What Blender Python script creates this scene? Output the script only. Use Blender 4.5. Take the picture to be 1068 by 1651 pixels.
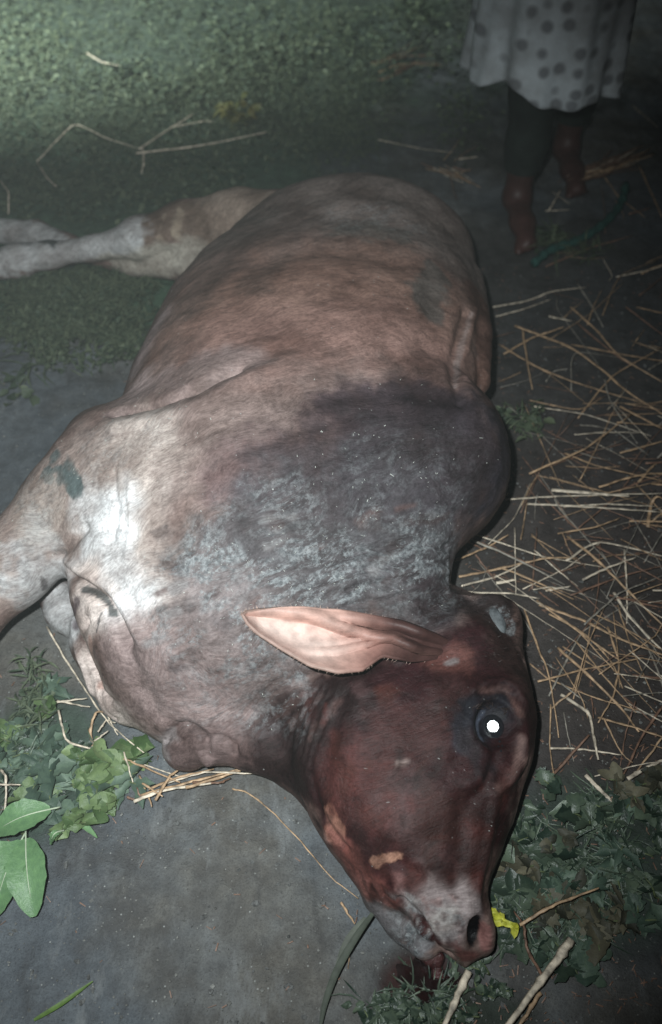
import bpy, math, random
import numpy as np
from mathutils import Vector, Matrix
from mathutils.bvhtree import BVHTree

for o in list(bpy.data.objects):
    bpy.data.objects.remove(o, do_unlink=True)
S = bpy.context.scene
COL = S.collection
R = math.radians
random.seed(7)
rng = np.random.default_rng(7)

# ------------------------------------------------------------------ camera
CAM = Vector((0.0, 0.0, 1.5)); PITCH = R(50.0); F = 1430.0; PW, PH = 1068.0, 1651.0
cam = bpy.data.cameras.new('camera'); camo = bpy.data.objects.new('camera', cam); COL.objects.link(camo)
camo.location = CAM; camo.rotation_euler = (math.pi / 2 - PITCH, 0, 0)
cam.sensor_fit = 'VERTICAL'; cam.sensor_height = 24.0; cam.lens = F / PH * 24.0
cam.clip_start = 0.02; cam.clip_end = 400
cam.dof.use_dof = True; cam.dof.focus_distance = 1.45; cam.dof.aperture_fstop = 1.7
S.camera = camo
FW = Vector((0, math.cos(PITCH), -math.sin(PITCH))); UP = Vector((0, math.sin(PITCH), math.cos(PITCH))); RT = Vector((1, 0, 0))

def ray(px, py):
    return FW * F + RT * (px - PW / 2) + UP * (PH / 2 - py)

def P(px, py, z=0.0):
    d = ray(px, py)
    return CAM + d * ((z - CAM.z) / d.z)

# ------------------------------------------------------------------ world, lamps, exposure
w = bpy.data.worlds.new('World'); S.world = w; w.use_nodes = True
wn = w.node_tree.nodes; wl = w.node_tree.links
bg = wn['Background']
sky = wn.new('ShaderNodeTexSky'); sky.sky_type = 'NISHITA'; sky.sun_disc = False
sky.sun_elevation = R(2); sky.sun_rotation = R(200)
wl.new(sky.outputs[0], bg.inputs[0]); bg.inputs[1].default_value = 0.002

def spot(name, loc, aim, power, size, blend, radius, color):
    l = bpy.data.lights.new(name, 'SPOT'); l.energy = power; l.spot_size = R(size); l.spot_blend = blend
    l.shadow_soft_size = radius; l.color = color
    o = bpy.data.objects.new(name, l); COL.objects.link(o); o.location = loc
    o.rotation_euler = (Vector(aim) - Vector(loc)).to_track_quat('-Z', 'Y').to_euler()
    return o
# the phone torch held beside the lens, and an unseen spot added to brighten the grass and mist at the far left
LAMP = Vector((-0.08, 0.03, 1.60))
spot('phone_torch', LAMP, P(270, 830, 0.2), 180.0, 84, 1.0, 0.012, (0.93, 1.0, 1.0))
spot('left_glow_spot', (-2.3, 2.7, 1.35), (-1.15, 4.2, 0.25), 800.0, 88, 1.0, 0.06, (0.90, 1.0, 0.94))
S.view_settings.view_transform = 'Standard'; S.view_settings.look = 'None'
S.view_settings.exposure = 0.0; S.view_settings.gamma = 1.0

# ------------------------------------------------------------------ helpers
def tag(o, label=None, cat=None, group=None, kind=None):
    if label: o['label'] = label
    if cat: o['category'] = cat
    if group: o['group'] = group
    if kind: o['kind'] = kind
    return o

def mesh_obj(name, verts, faces, mat=None, parent=None, smooth=True):
    me = bpy.data.meshes.new(name)
    me.from_pydata([tuple(v) for v in verts], [], [tuple(f) for f in faces])
    if smooth:
        me.polygons.foreach_set('use_smooth', [True] * len(me.polygons))
    me.update()
    o = bpy.data.objects.new(name, me); COL.objects.link(o)
    if mat: me.materials.append(mat)
    if parent: o.parent = parent
    return o

def _hash(i, j, k, seed):
    n = (i * 73856093) ^ (j * 19349663) ^ (k * 83492791) ^ (seed * 2654435)
    n = (n ^ (n >> 13)) * 1274126177
    n = n ^ (n >> 16)
    return (n & 0xFFFFF) / float(0xFFFFF)

def vnoise(p, scale, seed=0):
    q = np.asarray(p, dtype=np.float64) * scale + 1000.0
    i = np.floor(q).astype(np.int64); f = q - i; f = f * f * (3 - 2 * f)
    out = 0
    for dx in (0, 1):
        for dy in (0, 1):
            for dz in (0, 1):
                wgt = (f[:, 0] if dx else 1 - f[:, 0]) * (f[:, 1] if dy else 1 - f[:, 1]) * (f[:, 2] if dz else 1 - f[:, 2])
                out = out + wgt * _hash(i[:, 0] + dx, i[:, 1] + dy, i[:, 2] + dz, seed)
    return out * 2 - 1

def fbm(p, scale, octv=4, seed=0):
    a = 0; s = 1.0; t = 0
    for o in range(octv):
        a = a + s * vnoise(p, scale * 2 ** o, seed + o * 17); t += s; s *= 0.5
    return a / t

# ---- implicit modelling on a grid: smooth unions, then surface nets => ONE continuous body
class Vox:
    def __init__(self, lo, hi, h):
        self.lo = np.array(lo, float); self.h = h
        self.n = (np.ceil((np.array(hi) - self.lo) / h)).astype(int) + 1
        self.F = np.full(self.n, 0.12, np.float32)
    def box(self, lo, hi):
        a = np.clip(np.floor((np.array(lo) - self.lo) / self.h).astype(int), 0, self.n)
        b = np.clip(np.ceil((np.array(hi) - self.lo) / self.h).astype(int) + 1, 0, self.n)
        ax = [(self.lo[i] + self.h * np.arange(a[i], b[i])).astype(np.float32) for i in range(3)]
        sl = tuple(slice(a[i], b[i]) for i in range(3))
        return sl, ax[0][:, None, None], ax[1][None, :, None], ax[2][None, None, :]
    def add(self, sl, d, k):
        A = self.F[sl]
        h = np.maximum(k - np.abs(A - d), 0) / k
        self.F[sl] = np.minimum(A, d) - h * h * k * 0.25
    def cut(self, sl, d, k):
        A = self.F[sl]; d = -d
        h = np.maximum(k - np.abs(A - d), 0) / k
        self.F[sl] = np.maximum(A, d) + h * h * k * 0.25
    def cone(self, p1, r1, p2, r2, k=0.03, fz=1.0, cut=False):
        p1 = Vector(p1); p2 = Vector(p2); m = max(r1, r2) + 0.06 + k
        lo = [min(p1[i], p2[i]) - m for i in range(3)]; hi = [max(p1[i], p2[i]) + m for i in range(3)]
        sl, X, Y, Z = self.box(lo, hi)
        zc = (p1.z + p2.z) / 2
        Z = zc + (Z - zc) / fz; a = Vector((p1.x, p1.y, zc + (p1.z - zc) / fz)); b = Vector((p2.x, p2.y, zc + (p2.z - zc) / fz))
        ab = b - a; L = max(ab.length_squared, 1e-9)
        t = np.clip(((X - a.x) * ab.x + (Y - a.y) * ab.y + (Z - a.z) * ab.z) / L, 0, 1)
        d = np.sqrt((X - a.x - t * ab.x) ** 2 + (Y - a.y - t * ab.y) ** 2 + (Z - a.z - t * ab.z) ** 2) - (r1 + (r2 - r1) * t)
        (self.cut if cut else self.add)(sl, (d * min(1, fz)).astype(np.float32), k)
    def ell(self, c, r, yaw=0.0, k=0.04, cut=False, roll=0.0):
        c = Vector(c); m = max(r) + 0.05 + k
        sl, X, Y, Z = self.box([c[i] - m for i in range(3)], [c[i] + m for i in range(3)])
        X = X - c.x; Y = Y - c.y; Z = Z - c.z
        ca, sa = math.cos(-yaw), math.sin(-yaw)
        U = X * ca - Y * sa; V = X * sa + Y * ca
        if roll:
            cr, sr = math.cos(-roll), math.sin(-roll)
            U, Z = U * cr - Z * sr, U * sr + Z * cr
        k0 = np.sqrt((U / r[0]) ** 2 + (V / r[1]) ** 2 + (Z / r[2]) ** 2)
        k1 = np.sqrt((U / r[0] ** 2) ** 2 + (V / r[1] ** 2) ** 2 + (Z / r[2] ** 2) ** 2)
        d = k0 * (k0 - 1) / np.maximum(k1, 1e-6)
        (self.cut if cut else self.add)(sl, d.astype(np.float32), k)
    def chain(self, pts, k=0.03, fz=1.0):
        for (a, ra), (b, rb) in zip(pts[:-1], pts[1:]):
            self.cone(a, ra, b, rb, k, fz)
    def loft(self, left, right, top, bot=None, pw=2.2, k=0.04):
        """cross sections stacked along world y: left/right = lists of (x, y); top/bot = lists of (y, z)"""
        la = np.array(sorted(left, key=lambda q: q[1])); ra = np.array(sorted(right, key=lambda q: q[1])); ta = np.array(sorted(top))
        y0 = max(la[0, 1], ra[0, 1]); y1 = min(la[-1, 1], ra[-1, 1])
        sl, X, Y, Z = self.box([min(la[:, 0]) - .08, y0 - .08, -.05], [max(ra[:, 0]) + .08, y1 + .08, max(ta[:, 1]) + .08])
        yy = Y[0, :, 0]; yc = np.clip(yy, y0, y1)
        def sm(arr, c):
            ys = np.linspace(y0, y1, 160); v = np.interp(ys, arr[:, 1 - c], arr[:, c])
            ker = np.hanning(11); ker /= ker.sum(); vp = np.pad(v, 5, mode='edge'); v = np.convolve(vp, ker, 'valid')
            return np.interp(yc, ys, v)
        L = sm(la, 0); Rr = sm(ra, 0); T = sm(ta, 1)
        B = sm(np.array(sorted(bot)), 1) if bot else np.zeros_like(T)
        cx = ((L + Rr) / 2)[None, :, None]; wv = np.maximum((Rr - L) / 2, .004)[None, :, None]
        cz = ((T + B) / 2)[None, :, None]; hz = np.maximum((T - B) / 2, .004)[None, :, None]
        q = (np.abs((X - cx) / wv) ** pw + np.abs((Z - cz) / hz) ** pw) ** (1 / pw)
        d = (q - 1) * np.minimum(wv, hz)
        over = np.maximum(np.maximum(y0 - yy, yy - y1), 0)[None, :, None]
        d = d + over * 1.0
        self.add(sl, d.astype(np.float32), k)
    def mesh(self):
        F = self.F
        ins = F < 0
        n = self.n
        c = [ins[dx:n[0] - 1 + dx, dy:n[1] - 1 + dy, dz:n[2] - 1 + dz] for dx in (0, 1) for dy in (0, 1) for dz in (0, 1)]
        anyi = np.logical_or.reduce(c); alli = np.logical_and.reduce(c)
        act = anyi & ~alli
        idx = np.argwhere(act)
        cid = np.full(act.shape, -1, np.int32); cid[act] = np.arange(len(idx))
        corner = np.array([(dx, dy, dz) for dx in (0, 1) for dy in (0, 1) for dz in (0, 1)])
        val = np.stack([F[idx[:, 0] + q[0], idx[:, 1] + q[1], idx[:, 2] + q[2]] for q in corner], 1)
        acc = np.zeros((len(idx), 3)); cnt = np.zeros(len(idx))
        for a in range(8):
            for b in range(a + 1, 8):
                if np.abs(corner[a] - corner[b]).sum() != 1: continue
                va, vb = val[:, a], val[:, b]
                m = (va < 0) != (vb < 0)
                t = np.where(m, va / np.where(m, va - vb, 1), 0)
                acc += m[:, None] * (corner[a] + t[:, None] * (corner[b] - corner[a])); cnt += m
        V = (idx + acc / cnt[:, None]) * self.h + self.lo
        faces = []
        for ax in range(3):
            sl0 = [slice(1, n[i] - 1) for i in range(3)]; sl1 = list(sl0)
            sl0[ax] = slice(0, n[ax] - 1); sl1[ax] = slice(1, n[ax])
            A = ins[tuple(sl0)]; B = ins[tuple(sl1)]
            e = np.argwhere(A != B)
            off = np.array([1, 1, 1]); off[ax] = 0
            g = e + off
            fl = A[e[:, 0], e[:, 1], e[:, 2]]
            b1, b2 = (ax + 1) % 3, (ax + 2) % 3
            def cell(o1, o2):
                q = g.copy(); q[:, b1] -= o1; q[:, b2] -= o2
                return cid[q[:, 0], q[:, 1], q[:, 2]]
            quad = np.stack([cell(1, 1), cell(0, 1), cell(0, 0), cell(1, 0)], 1)
            quad[~fl] = quad[~fl][:, ::-1]
            faces.append(quad)
        return V, np.concatenate(faces)

def vnormals(V, Fc):
    a = V[Fc[:, 2]] - V[Fc[:, 0]]; b = V[Fc[:, 3]] - V[Fc[:, 1]]
    fn = np.cross(a, b)
    N = np.zeros_like(V)
    for i in range(4):
        for c in range(3):
            N[:, c] += np.bincount(Fc[:, i], fn[:, c], len(V))
    return N / np.maximum(np.linalg.norm(N, axis=1), 1e-9)[:, None]

def relax(V, Fc, it=2, lam=0.5):
    e = np.concatenate([Fc[:, [0, 1]], Fc[:, [1, 2]], Fc[:, [2, 3]], Fc[:, [3, 0]]])
    a = np.concatenate([e[:, 0], e[:, 1]]); b = np.concatenate([e[:, 1], e[:, 0]])
    cnt = np.bincount(a, minlength=len(V)).astype(float)
    for _ in range(it):
        for l in (lam, -lam * 1.02):
            M = np.stack([np.bincount(a, V[b, c], len(V)) for c in range(3)], 1) / cnt[:, None]
            V = V + l * (M - V)
    return V

def fast_mesh(name, V, Fc, mat, parent=None):
    me = bpy.data.meshes.new(name)
    me.vertices.add(len(V)); me.vertices.foreach_set('co', V.astype(np.float32).ravel())
    me.loops.add(len(Fc) * 4); me.polygons.add(len(Fc))
    me.loops.foreach_set('vertex_index', Fc.astype(np.int32).ravel())
    me.polygons.foreach_set('loop_start', np.arange(0, len(Fc) * 4, 4, dtype=np.int32))
    me.polygons.foreach_set('loop_total', np.full(len(Fc), 4, np.int32))
    me.update(calc_edges=True); me.validate()
    me.polygons.foreach_set('use_smooth', [True] * len(me.polygons))
    me.materials.append(mat)
    o = bpy.data.objects.new(name, me); COL.objects.link(o)
    if parent: o.parent = parent
    return o

# ------------------------------------------------------------------ materials
def nmat(name):
    m = bpy.data.materials.new(name); m.use_nodes = True
    return m, m.node_tree.nodes, m.node_tree.links, m.node_tree.nodes['Principled BSDF']

def coords(n, l, scale=(1, 1, 1), rot=(0, 0, 0)):
    g = n.new('ShaderNodeNewGeometry'); mp = n.new('ShaderNodeMapping')
    mp.inputs['Scale'].default_value = scale; mp.inputs['Rotation'].default_value = rot
    l.new(g.outputs['Position'], mp.inputs[0])
    return mp.outputs[0]

def noise(n, l, vec, scale, detail=4, rough=0.55):
    t = n.new('ShaderNodeTexNoise'); t.inputs['Scale'].default_value = scale
    t.inputs['Detail'].default_value = detail; t.inputs['Roughness'].default_value = rough
    l.new(vec, t.inputs['Vector']); return t.outputs[0]

def ramp(n, l, fac, stops):
    r = n.new('ShaderNodeValToRGB'); e = r.color_ramp.elements
    while len(e) < len(stops): e.new(0.5)
    for s, (p, c) in zip(e, stops):
        s.position = p; s.color = (c, c, c, 1) if isinstance(c, (int, float)) else (*c, 1)
    l.new(fac, r.inputs[0]); return r.outputs[0]

def mixc(n, l, fac, a, b, mode='MIX'):
    m = n.new('ShaderNodeMix'); m.data_type = 'RGBA'; m.blend_type = mode
    for v, s in ((fac, m.inputs[0]), (a, m.inputs[6]), (b, m.inputs[7])):
        if hasattr(v, 'links'): l.new(v, s)
        elif isinstance(v, (int, float)): s.default_value = v
        else: s.default_value = (*v, 1)
    return m.outputs[2]

def bump(n, l, h, strength, dist, prev=None):
    b = n.new('ShaderNodeBump'); b.inputs['Strength'].default_value = strength; b.inputs['Distance'].default_value = dist
    l.new(h, b.inputs['Height'])
    if prev: l.new(prev, b.inputs['Normal'])
    return b.outputs[0]

def simple(name, col, rough=0.7, var=0.25, scale=30, spec=0.3, bstr=0.3, bd=0.002, coat=0):
    m, n, l, p = nmat(name)
    v = coords(n, l)
    f = noise(n, l, v, scale)
    c = mixc(n, l, ramp(n, l, f, [(0.3, 0.0), (0.7, 1.0)]), tuple(x * (1 - var) for x in col), tuple(min(1, x * (1 + var)) for x in col))
    l.new(c, p.inputs['Base Color']); p.inputs['Roughness'].default_value = rough
    p.inputs['Specular IOR Level'].default_value = spec; p.inputs['Coat Weight'].default_value = coat
    l.new(bump(n, l, noise(n, l, v, scale * 8), bstr, bd), p.inputs['Normal'])
    return m

def coat_mat():
    m, n, l, p = nmat('short_hair_coat')
    a = n.new('ShaderNodeAttribute'); a.attribute_name = 'coat'
    d = n.new('ShaderNodeAttribute'); d.attribute_name = 'dust'
    wt = n.new('ShaderNodeAttribute'); wt.attribute_name = 'wet'
    v = coords(n, l)
    wn_ = n.new('ShaderNodeTexNoise'); wn_.inputs['Scale'].default_value = 6; l.new(v, wn_.inputs['Vector'])
    va = n.new('ShaderNodeVectorMath'); va.operation = 'MULTIPLY_ADD'; l.new(wn_.outputs[1], va.inputs[0]); va.inputs[1].default_value = (.12, .12, .12); l.new(v, va.inputs[2])
    def stretched(sc, rot):
        m0 = n.new('ShaderNodeMapping'); m0.inputs['Rotation'].default_value = (0, 0, R(rot)); l.new(va.outputs[0], m0.inputs[0])
        mp = n.new('ShaderNodeMapping'); mp.inputs['Scale'].default_value = sc; l.new(m0.outputs[0], mp.inputs[0]); return mp.outputs[0]
    vs = stretched((0.34, 1.0, 0.7), -22)
    big = noise(n, l, v, 9, 5, 0.62); hair = noise(n, l, stretched((0.13, 1.0, 0.6), -26), 330, 3, 0.65); mid = noise(n, l, vs, 48, 7, 0.72); mot = noise(n, l, v, 130, 4, .7)
    A = a.outputs['Color']
    c = mixc(n, l, ramp(n, l, big, [(0.34, 0.0), (0.66, 1.0)]), mixc(n, l, 1.0, A, (0.62, 0.57, 0.56), 'MULTIPLY'), mixc(n, l, 1.0, A, (1.25, 1.27, 1.29), 'MULTIPLY'))
    c = mixc(n, l, ramp(n, l, mid, [(0.44, 0.0), (0.70, 0.5)]), c, mixc(n, l, 1.0, c, (1.75, 1.75, 1.75), 'MULTIPLY'))
    c = mixc(n, l, ramp(n, l, mid, [(0.32, 0.5), (0.48, 0.0)]), c, mixc(n, l, 1.0, c, (0.45, 0.42, 0.42), 'MULTIPLY'))
    c = mixc(n, l, ramp(n, l, hair, [(0.38, 0.5), (0.60, 0.0)]), c, mixc(n, l, 1.0, c, (0.45, 0.42, 0.42), 'MULTIPLY'))
    c = mixc(n, l, ramp(n, l, mot, [(0.38, 0.4), (0.55, 0.0)]), c, mixc(n, l, 1.0, c, (0.45, 0.42, 0.42), 'MULTIPLY'))
    vd = noise(n, l, stretched((.40, 1, .7), -34), 62, 9, 0.80); vb = noise(n, l, v, 17, 5, .65)
    def mul(x, y):
        q = n.new('ShaderNodeMath'); q.operation = 'MULTIPLY'; l.new(x, q.inputs[0]); l.new(y, q.inputs[1]); return q.outputs[0]
    dm = mul(mul(d.outputs['Fac'], ramp(n, l, vd, [(0.465, 0.03), (0.545, 1.0)])), ramp(n, l, vb, [(0.38, 0.25), (0.56, 1.0)]))
    c = mixc(n, l, dm, c, mixc(n, l, ramp(n, l, mot, [(.4, 0.), (.62, 1.)]), (0.11, 0.12, 0.128), (0.33, 0.35, 0.36)))
    vo = n.new('ShaderNodeTexVoronoi'); vo.inputs['Scale'].default_value = 95; l.new(stretched((.5, 1, 1), 40), vo.inputs['Vector'])
    c = mixc(n, l, mul(ramp(n, l, vo.outputs['Distance'], [(0.05, 1.0), (0.10, 0.0)]), ramp(n, l, vb, [(.5, 0.), (.6, .7)])), c, (0.42, 0.43, 0.42))
    l.new(c, p.inputs['Base Color'])
    rr = n.new('ShaderNodeMapRange'); rr.inputs[3].default_value = 0.60; rr.inputs[4].default_value = 0.16
    l.new(wt.outputs['Fac'], rr.inputs[0]); l.new(rr.outputs[0], p.inputs['Roughness'])
    p.inputs['Specular IOR Level'].default_value = 0.20
    b1 = bump(n, l, noise(n, l, v, 22, 5, 0.6), 0.6, 0.008)
    b2 = bump(n, l, vd, 0.5, 0.004, b1)
    b3 = bump(n, l, mid, 0.45, 0.004, b2)
    b4 = bump(n, l, hair, 0.5, 0.0015, b3)
    l.new(b4, p.inputs['Normal'])
    return m
M_COAT = coat_mat()

def vcol_mat(name, attr, rough=0.6, spec=0.3, bscale=300, bd=0.001, mid=40, transl=0):
    m, n, l, p = nmat(name)
    a = n.new('ShaderNodeAttribute'); a.attribute_name = attr
    v = coords(n, l)
    f = noise(n, l, v, mid, 5, 0.6)
    c = mixc(n, l, ramp(n, l, f, [(0.3, 0.0), (0.7, 1.0)]), mixc(n, l, 1.0, a.outputs['Color'], (0.7, 0.7, 0.7), 'MULTIPLY'),
             mixc(n, l, 1.0, a.outputs['Color'], (1.25, 1.25, 1.25), 'MULTIPLY'))
    l.new(c, p.inputs['Base Color']); p.inputs['Roughness'].default_value = rough
    p.inputs['Specular IOR Level'].default_value = spec
    l.new(bump(n, l, noise(n, l, v, bscale, 3), 0.4, bd), p.inputs['Normal'])
    return m

def soil_mat():
    m, n, l, p = nmat('damp_packed_soil')
    v = coords(n, l)
    a = noise(n, l, v, 3.4, 7, 0.66); b = noise(n, l, v, 22, 8, 0.72); g = noise(n, l, v, 300, 4, 0.65); e = noise(n, l, v, 8.5, 6, .7)
    c = mixc(n, l, ramp(n, l, a, [(0.36, 0.0), (0.62, 1.0)]), (0.082, 0.087, 0.093), (0.165, 0.170, 0.170))
    c = mixc(n, l, ramp(n, l, e, [(0.38, 0.5), (0.54, 0.0)]), c, (0.085, 0.080, 0.076))
    c = mixc(n, l, ramp(n, l, b, [(0.48, 0.0), (0.70, 0.55)]), c, (0.225, 0.235, 0.235))
    c = mixc(n, l, ramp(n, l, b, [(0.32, 0.45), (0.46, 0.0)]), c, (0.055, 0.056, 0.060))
    c = mixc(n, l, ramp(n, l, g, [(0.36, 0.4), (0.54, 0.0)]), c, (0.055, 0.055, 0.057))
    h = noise(n, l, v, 1.7, 5, .6)
    c = mixc(n, l, ramp(n, l, h, [(.42, 0.), (.56, 1.)]), mixc(n, l, 1.0, c, (1.08, 1.0, .90), 'MULTIPLY'), mixc(n, l, 1.0, c, (.86, .93, 1.02), 'MULTIPLY'))
    k_ = noise(n, l, coords(n, l, (1, .35, 1), (0, 0, R(30))), 13, 6, .7)
    c = mixc(n, l, ramp(n, l, k_, [(.56, 0.), (.66, .55)]), c, (.24, .25, .255))
    c = mixc(n, l, ramp(n, l, k_, [(.33, .6), (.43, 0.)]), c, (.05, .05, .052))
    sp = n.new('ShaderNodeTexVoronoi'); sp.inputs['Scale'].default_value = 52; l.new(v, sp.inputs['Vector'])
    c = mixc(n, l, ramp(n, l, sp.outputs['Distance'], [(0.04, 1.0), (0.09, 0.0)]), c, (0.34, 0.35, 0.34))
    at = n.new('ShaderNodeAttribute'); at.attribute_name = 'tint'
    c = mixc(n, l, at.outputs['Alpha'], c, mixc(n, l, ramp(n, l, b, [(0.35, 0.0), (0.65, 1.0)]), at.outputs['Color'],
             mixc(n, l, 1.0, at.outputs['Color'], (2.1, 2.1, 2.1), 'MULTIPLY')))
    l.new(c, p.inputs['Base Color']); p.inputs['Roughness'].default_value = 0.72; p.inputs['Specular IOR Level'].default_value = 0.3
    b0 = bump(n, l, e, 0.35, 0.025); b1 = bump(n, l, b, 0.55, 0.012, b0); b2 = bump(n, l, g, 0.8, 0.003, b1)
    l.new(b2, p.inputs['Normal'])
    return m

# ------------------------------------------------------------------ ground
def ground():
    xs = np.concatenate([-np.geomspace(60, 1.65, 22), np.arange(-1.6, 1.601, 0.016), np.geomspace(1.65, 60, 22)])
    ys = np.concatenate([-np.geomspace(40, 0.45, 18), np.arange(-0.4, 3.601, 0.016), np.geomspace(3.65, 90, 30)])
    X, Y = np.meshgrid(xs, ys, indexing='ij')
    pts = np.stack([X.ravel(), Y.ravel(), np.zeros(X.size)], 1)
    Z = 0.010 * fbm(pts, 2.5, 3, 3) + 0.010 * fbm(pts, 11, 4, 9) - 0.008
    pts[:, 2] = np.minimum(Z, 0.006)
    nx, ny = len(xs), len(ys)
    i, j = np.meshgrid(np.arange(nx - 1), np.arange(ny - 1), indexing='ij')
    a = (i * ny + j).ravel()
    Fc = np.stack([a, a + ny, a + ny + 1, a + 1], 1)
    o = fast_mesh('ground', pts, Fc, soil_mat())
    tag(o, kind='structure')
    # stains and painted shade: mossy / litter-covered soil, right side darkened for the fading light, a wet patch under the mouth
    n = len(pts); col = np.zeros((n, 4)); wob = fbm(pts, 5, 4, 21)
    def patch(px, py, rx, ry, c, amt):
        q = P(px, py); d = np.sqrt(((pts[:, 0] - q.x) / rx) ** 2 + ((pts[:, 1] - q.y) / ry) ** 2) + wob * 0.35
        s = np.clip((1.15 - d) / 0.4, 0, 1) * amt
        col[:, :3] = col[:, :3] * (1 - s[:, None]) + np.array(c) * s[:, None]
        col[:, 3] = col[:, 3] * (1 - s) + s
    patch(200, 60, 1.6, 1.5, (0.034, 0.052, 0.036), 0.85)
    patch(120, 300, 0.9, 0.55, (0.040, 0.068, 0.045), 0.8)
    patch(130, 480, 0.42, 0.17, (0.035, 0.065, 0.04), 0.9)
    patch(70, 1230, 0.15, 0.16, (0.035, 0.06, 0.042), 0.8)
    patch(1000, 900, 0.42, 0.75, (0.033, 0.027, 0.025), 0.92)  # right-hand ground: fall-off of the light put into the tint
    patch(900, 500, 0.5, 0.5, (0.035, 0.034, 0.034), 0.8)  # far right soil also tinted dark in place of fading light
    patch(950, 1400, 0.22, 0.14, (0.028, 0.04, 0.032), 0.9)
    patch(690, 1600, 0.085, 0.075, (0.026, 0.009, 0.008), 0.95)
    patch(740, 1630, 0.12, 0.03, (0.028, 0.04, 0.03), 0.8)
    at = o.data.attributes.new('tint', 'FLOAT_COLOR', 'POINT'); at.data.foreach_set('color', col.astype(np.float32).ravel())
    return o
G = ground()

# ------------------------------------------------------------------ the animal
VX = 0.0044
def xy(px, py, z): q = P(px, py, z); return (q.x, q.y)

def build_cow():
    v = Vox((-1.25, 0.22, -0.02), (0.62, 2.75, 0.66), VX)
    # trunk: back on the right, belly on the left, chest nearest
    zt = 0.24
    left = [xy(500, 330, .30), xy(420, 350, .28), xy(352, 390, zt), xy(305, 440, zt), xy(265, 500, zt), xy(236, 570, zt), xy(212, 625, zt), xy(192, 690, zt), xy(185, 780, zt),
            xy(175, 870, .15), xy(140, 960, .10), xy(135, 1020, .07), xy(155, 1085, .05), xy(190, 1150, .04), xy(235, 1185, .035), xy(310, 1200, .03)]
    right = [xy(600, 330, .30), xy(680, 340, .28), xy(740, 368, zt), xy(768, 420, zt), xy(778, 480, zt), xy(780, 560, zt), xy(772, 640, zt), xy(750, 720, zt),
             xy(720, 800, zt), xy(705, 870, .22), xy(705, 920, .2), xy(715, 980, .17), xy(680, 1060, .13), xy(580, 1130, .09), xy(470, 1180, .05), xy(350, 1202, .03)]
    yv = lambda py, z: P(500, py, z).y
    top = [(yv(1202, .03), .03), (yv(1195, .08), .09), (yv(1160, .17), .19), (yv(1100, .24), .26), (yv(1020, .30), .31), (yv(920, .34), .36), (yv(800, .4), .42), (yv(700, .44), .455), (yv(600, .46), .475),
           (yv(500, .46), .47), (yv(420, .44), .45), (yv(360, .36), .40), (yv(335, .32), .34), (yv(322, .28), .24)]
    v.loft(left, right, top, pw=2.15, k=0.03)
    # rump and hips
    v.ell(P(570, 405, .22), (.28, .16, .19), k=0.07)
    v.ell(P(520, 370, .27), (.14, .08, .08), k=0.06)
    # hump and withers
    v.ell(P(718, 745, .25), (.12, .14, .17), yaw=R(10), k=0.06)
    v.ell(P(620, 760, .27), (.19, .19, .17), k=0.07)
    v.chain([(P(750, 455, .22), .045), (P(755, 540, .25), .052), (P(757, 612, .26), .044)], k=0.010)
    # shoulder blade and upper arm of the top foreleg
    v.ell(P(420, 780, .27), (.24, .24, .20), yaw=R(-15), k=0.06)
    v.ell(P(270, 790, .26), (.17, .17, .145), yaw=R(10), k=0.05)
    v.chain([(P(300, 800, .26), .15), (P(185, 775, .255), .112), (P(110, 818, .24), .082)], k=0.07)
    v.chain([(P(110, 818, .24), .082), (P(18, 912, .20), .072), (P(-70, 1010, .14), .060), (P(-150, 1090, .09), .050),
             (P(-300, 1090, .07), .042), (P(-420, 1060, .055), .040)], k=0.03)
    v.ell(P(158, 712, .26), (.05, .045, .06), k=0.05)
    # fold of skin across the chest, and the lower foreleg folded below it
    v.ell(P(188, 868, .21), (.085, .088, .12), yaw=R(-25), k=0.05)
    v.chain([(P(190, 960, .10), .070), (P(172, 1030, .07), .064), (P(205, 1115, .055), .055)], k=0.02)
    v.chain([(P(160, 1020, .05), .042), (P(108, 985, .05), .040), (P(78, 935, .045), .034), (P(58, 890, .04), .030)], k=0.015)
    v.ell(P(88, 955, .065), (.02, .03, .03), k=.015)
    # brisket, dewlap lumps
    v.ell(P(305, 1110, .09), (.14, .10, .12), yaw=R(-20), k=0.04)
    v.ell(P(300, 1206, .06), (.040, .036, .05), k=0.007)
    v.ell(P(358, 1203, .06), (.040, .024, .045), k=0.010)
    v.ell(P(398, 1208, .06), (.030, .022, .04), k=0.01)
    v.chain([(P(340, 1180, .07), .04), (P(420, 1190, .08), .045), (P(480, 1225, .07), .040), (P(520, 1270, .06), .04)], k=0.04)
    # neck
    v.chain([(P(590, 900, .19), .13), (P(610, 1030, .14), .115)], k=0.06)
    v.chain([(P(480, 1070, .15), .10), (P(530, 1140, .11), .085)], k=0.04)
    # hind legs: upper one first
    v.chain([(P(470, 370, .20), .10), (P(385, 362, .17), .088), (P(300, 367, .15), .066), (P(225, 385, .13), .052), (P(150, 400, .10), .031), (P(80, 412, .075), .034), (P(30, 420, .06), .042), (P(-20, 430, .05), .040)], k=0.03)
    v.ell(P(222, 378, .14), (.045, .05, .04), k=0.02)
    v.chain([(P(400, 440, .08), .08), (P(310, 428, .075), .048), (P(215, 425, .05), .030), (P(110, 398, .045), .034), (P(60, 378, .045), .038), (P(0, 372, .04), .036)], k=0.02)
    # head loft: forehead on the right, jaw on the left
    hz = .13
    hl = [xy(640, 985, .17), xy(560, 1050, .17), xy(500, 1110, .15), xy(470, 1180, .13), xy(472, 1250, .11), xy(495, 1305, .10), xy(528, 1362, .10), xy(560, 1402, .09), xy(586, 1440, .08),
          xy(618, 1468, .06), xy(668, 1495, .05), xy(700, 1525, .035), xy(735, 1542, .03)]
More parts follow.
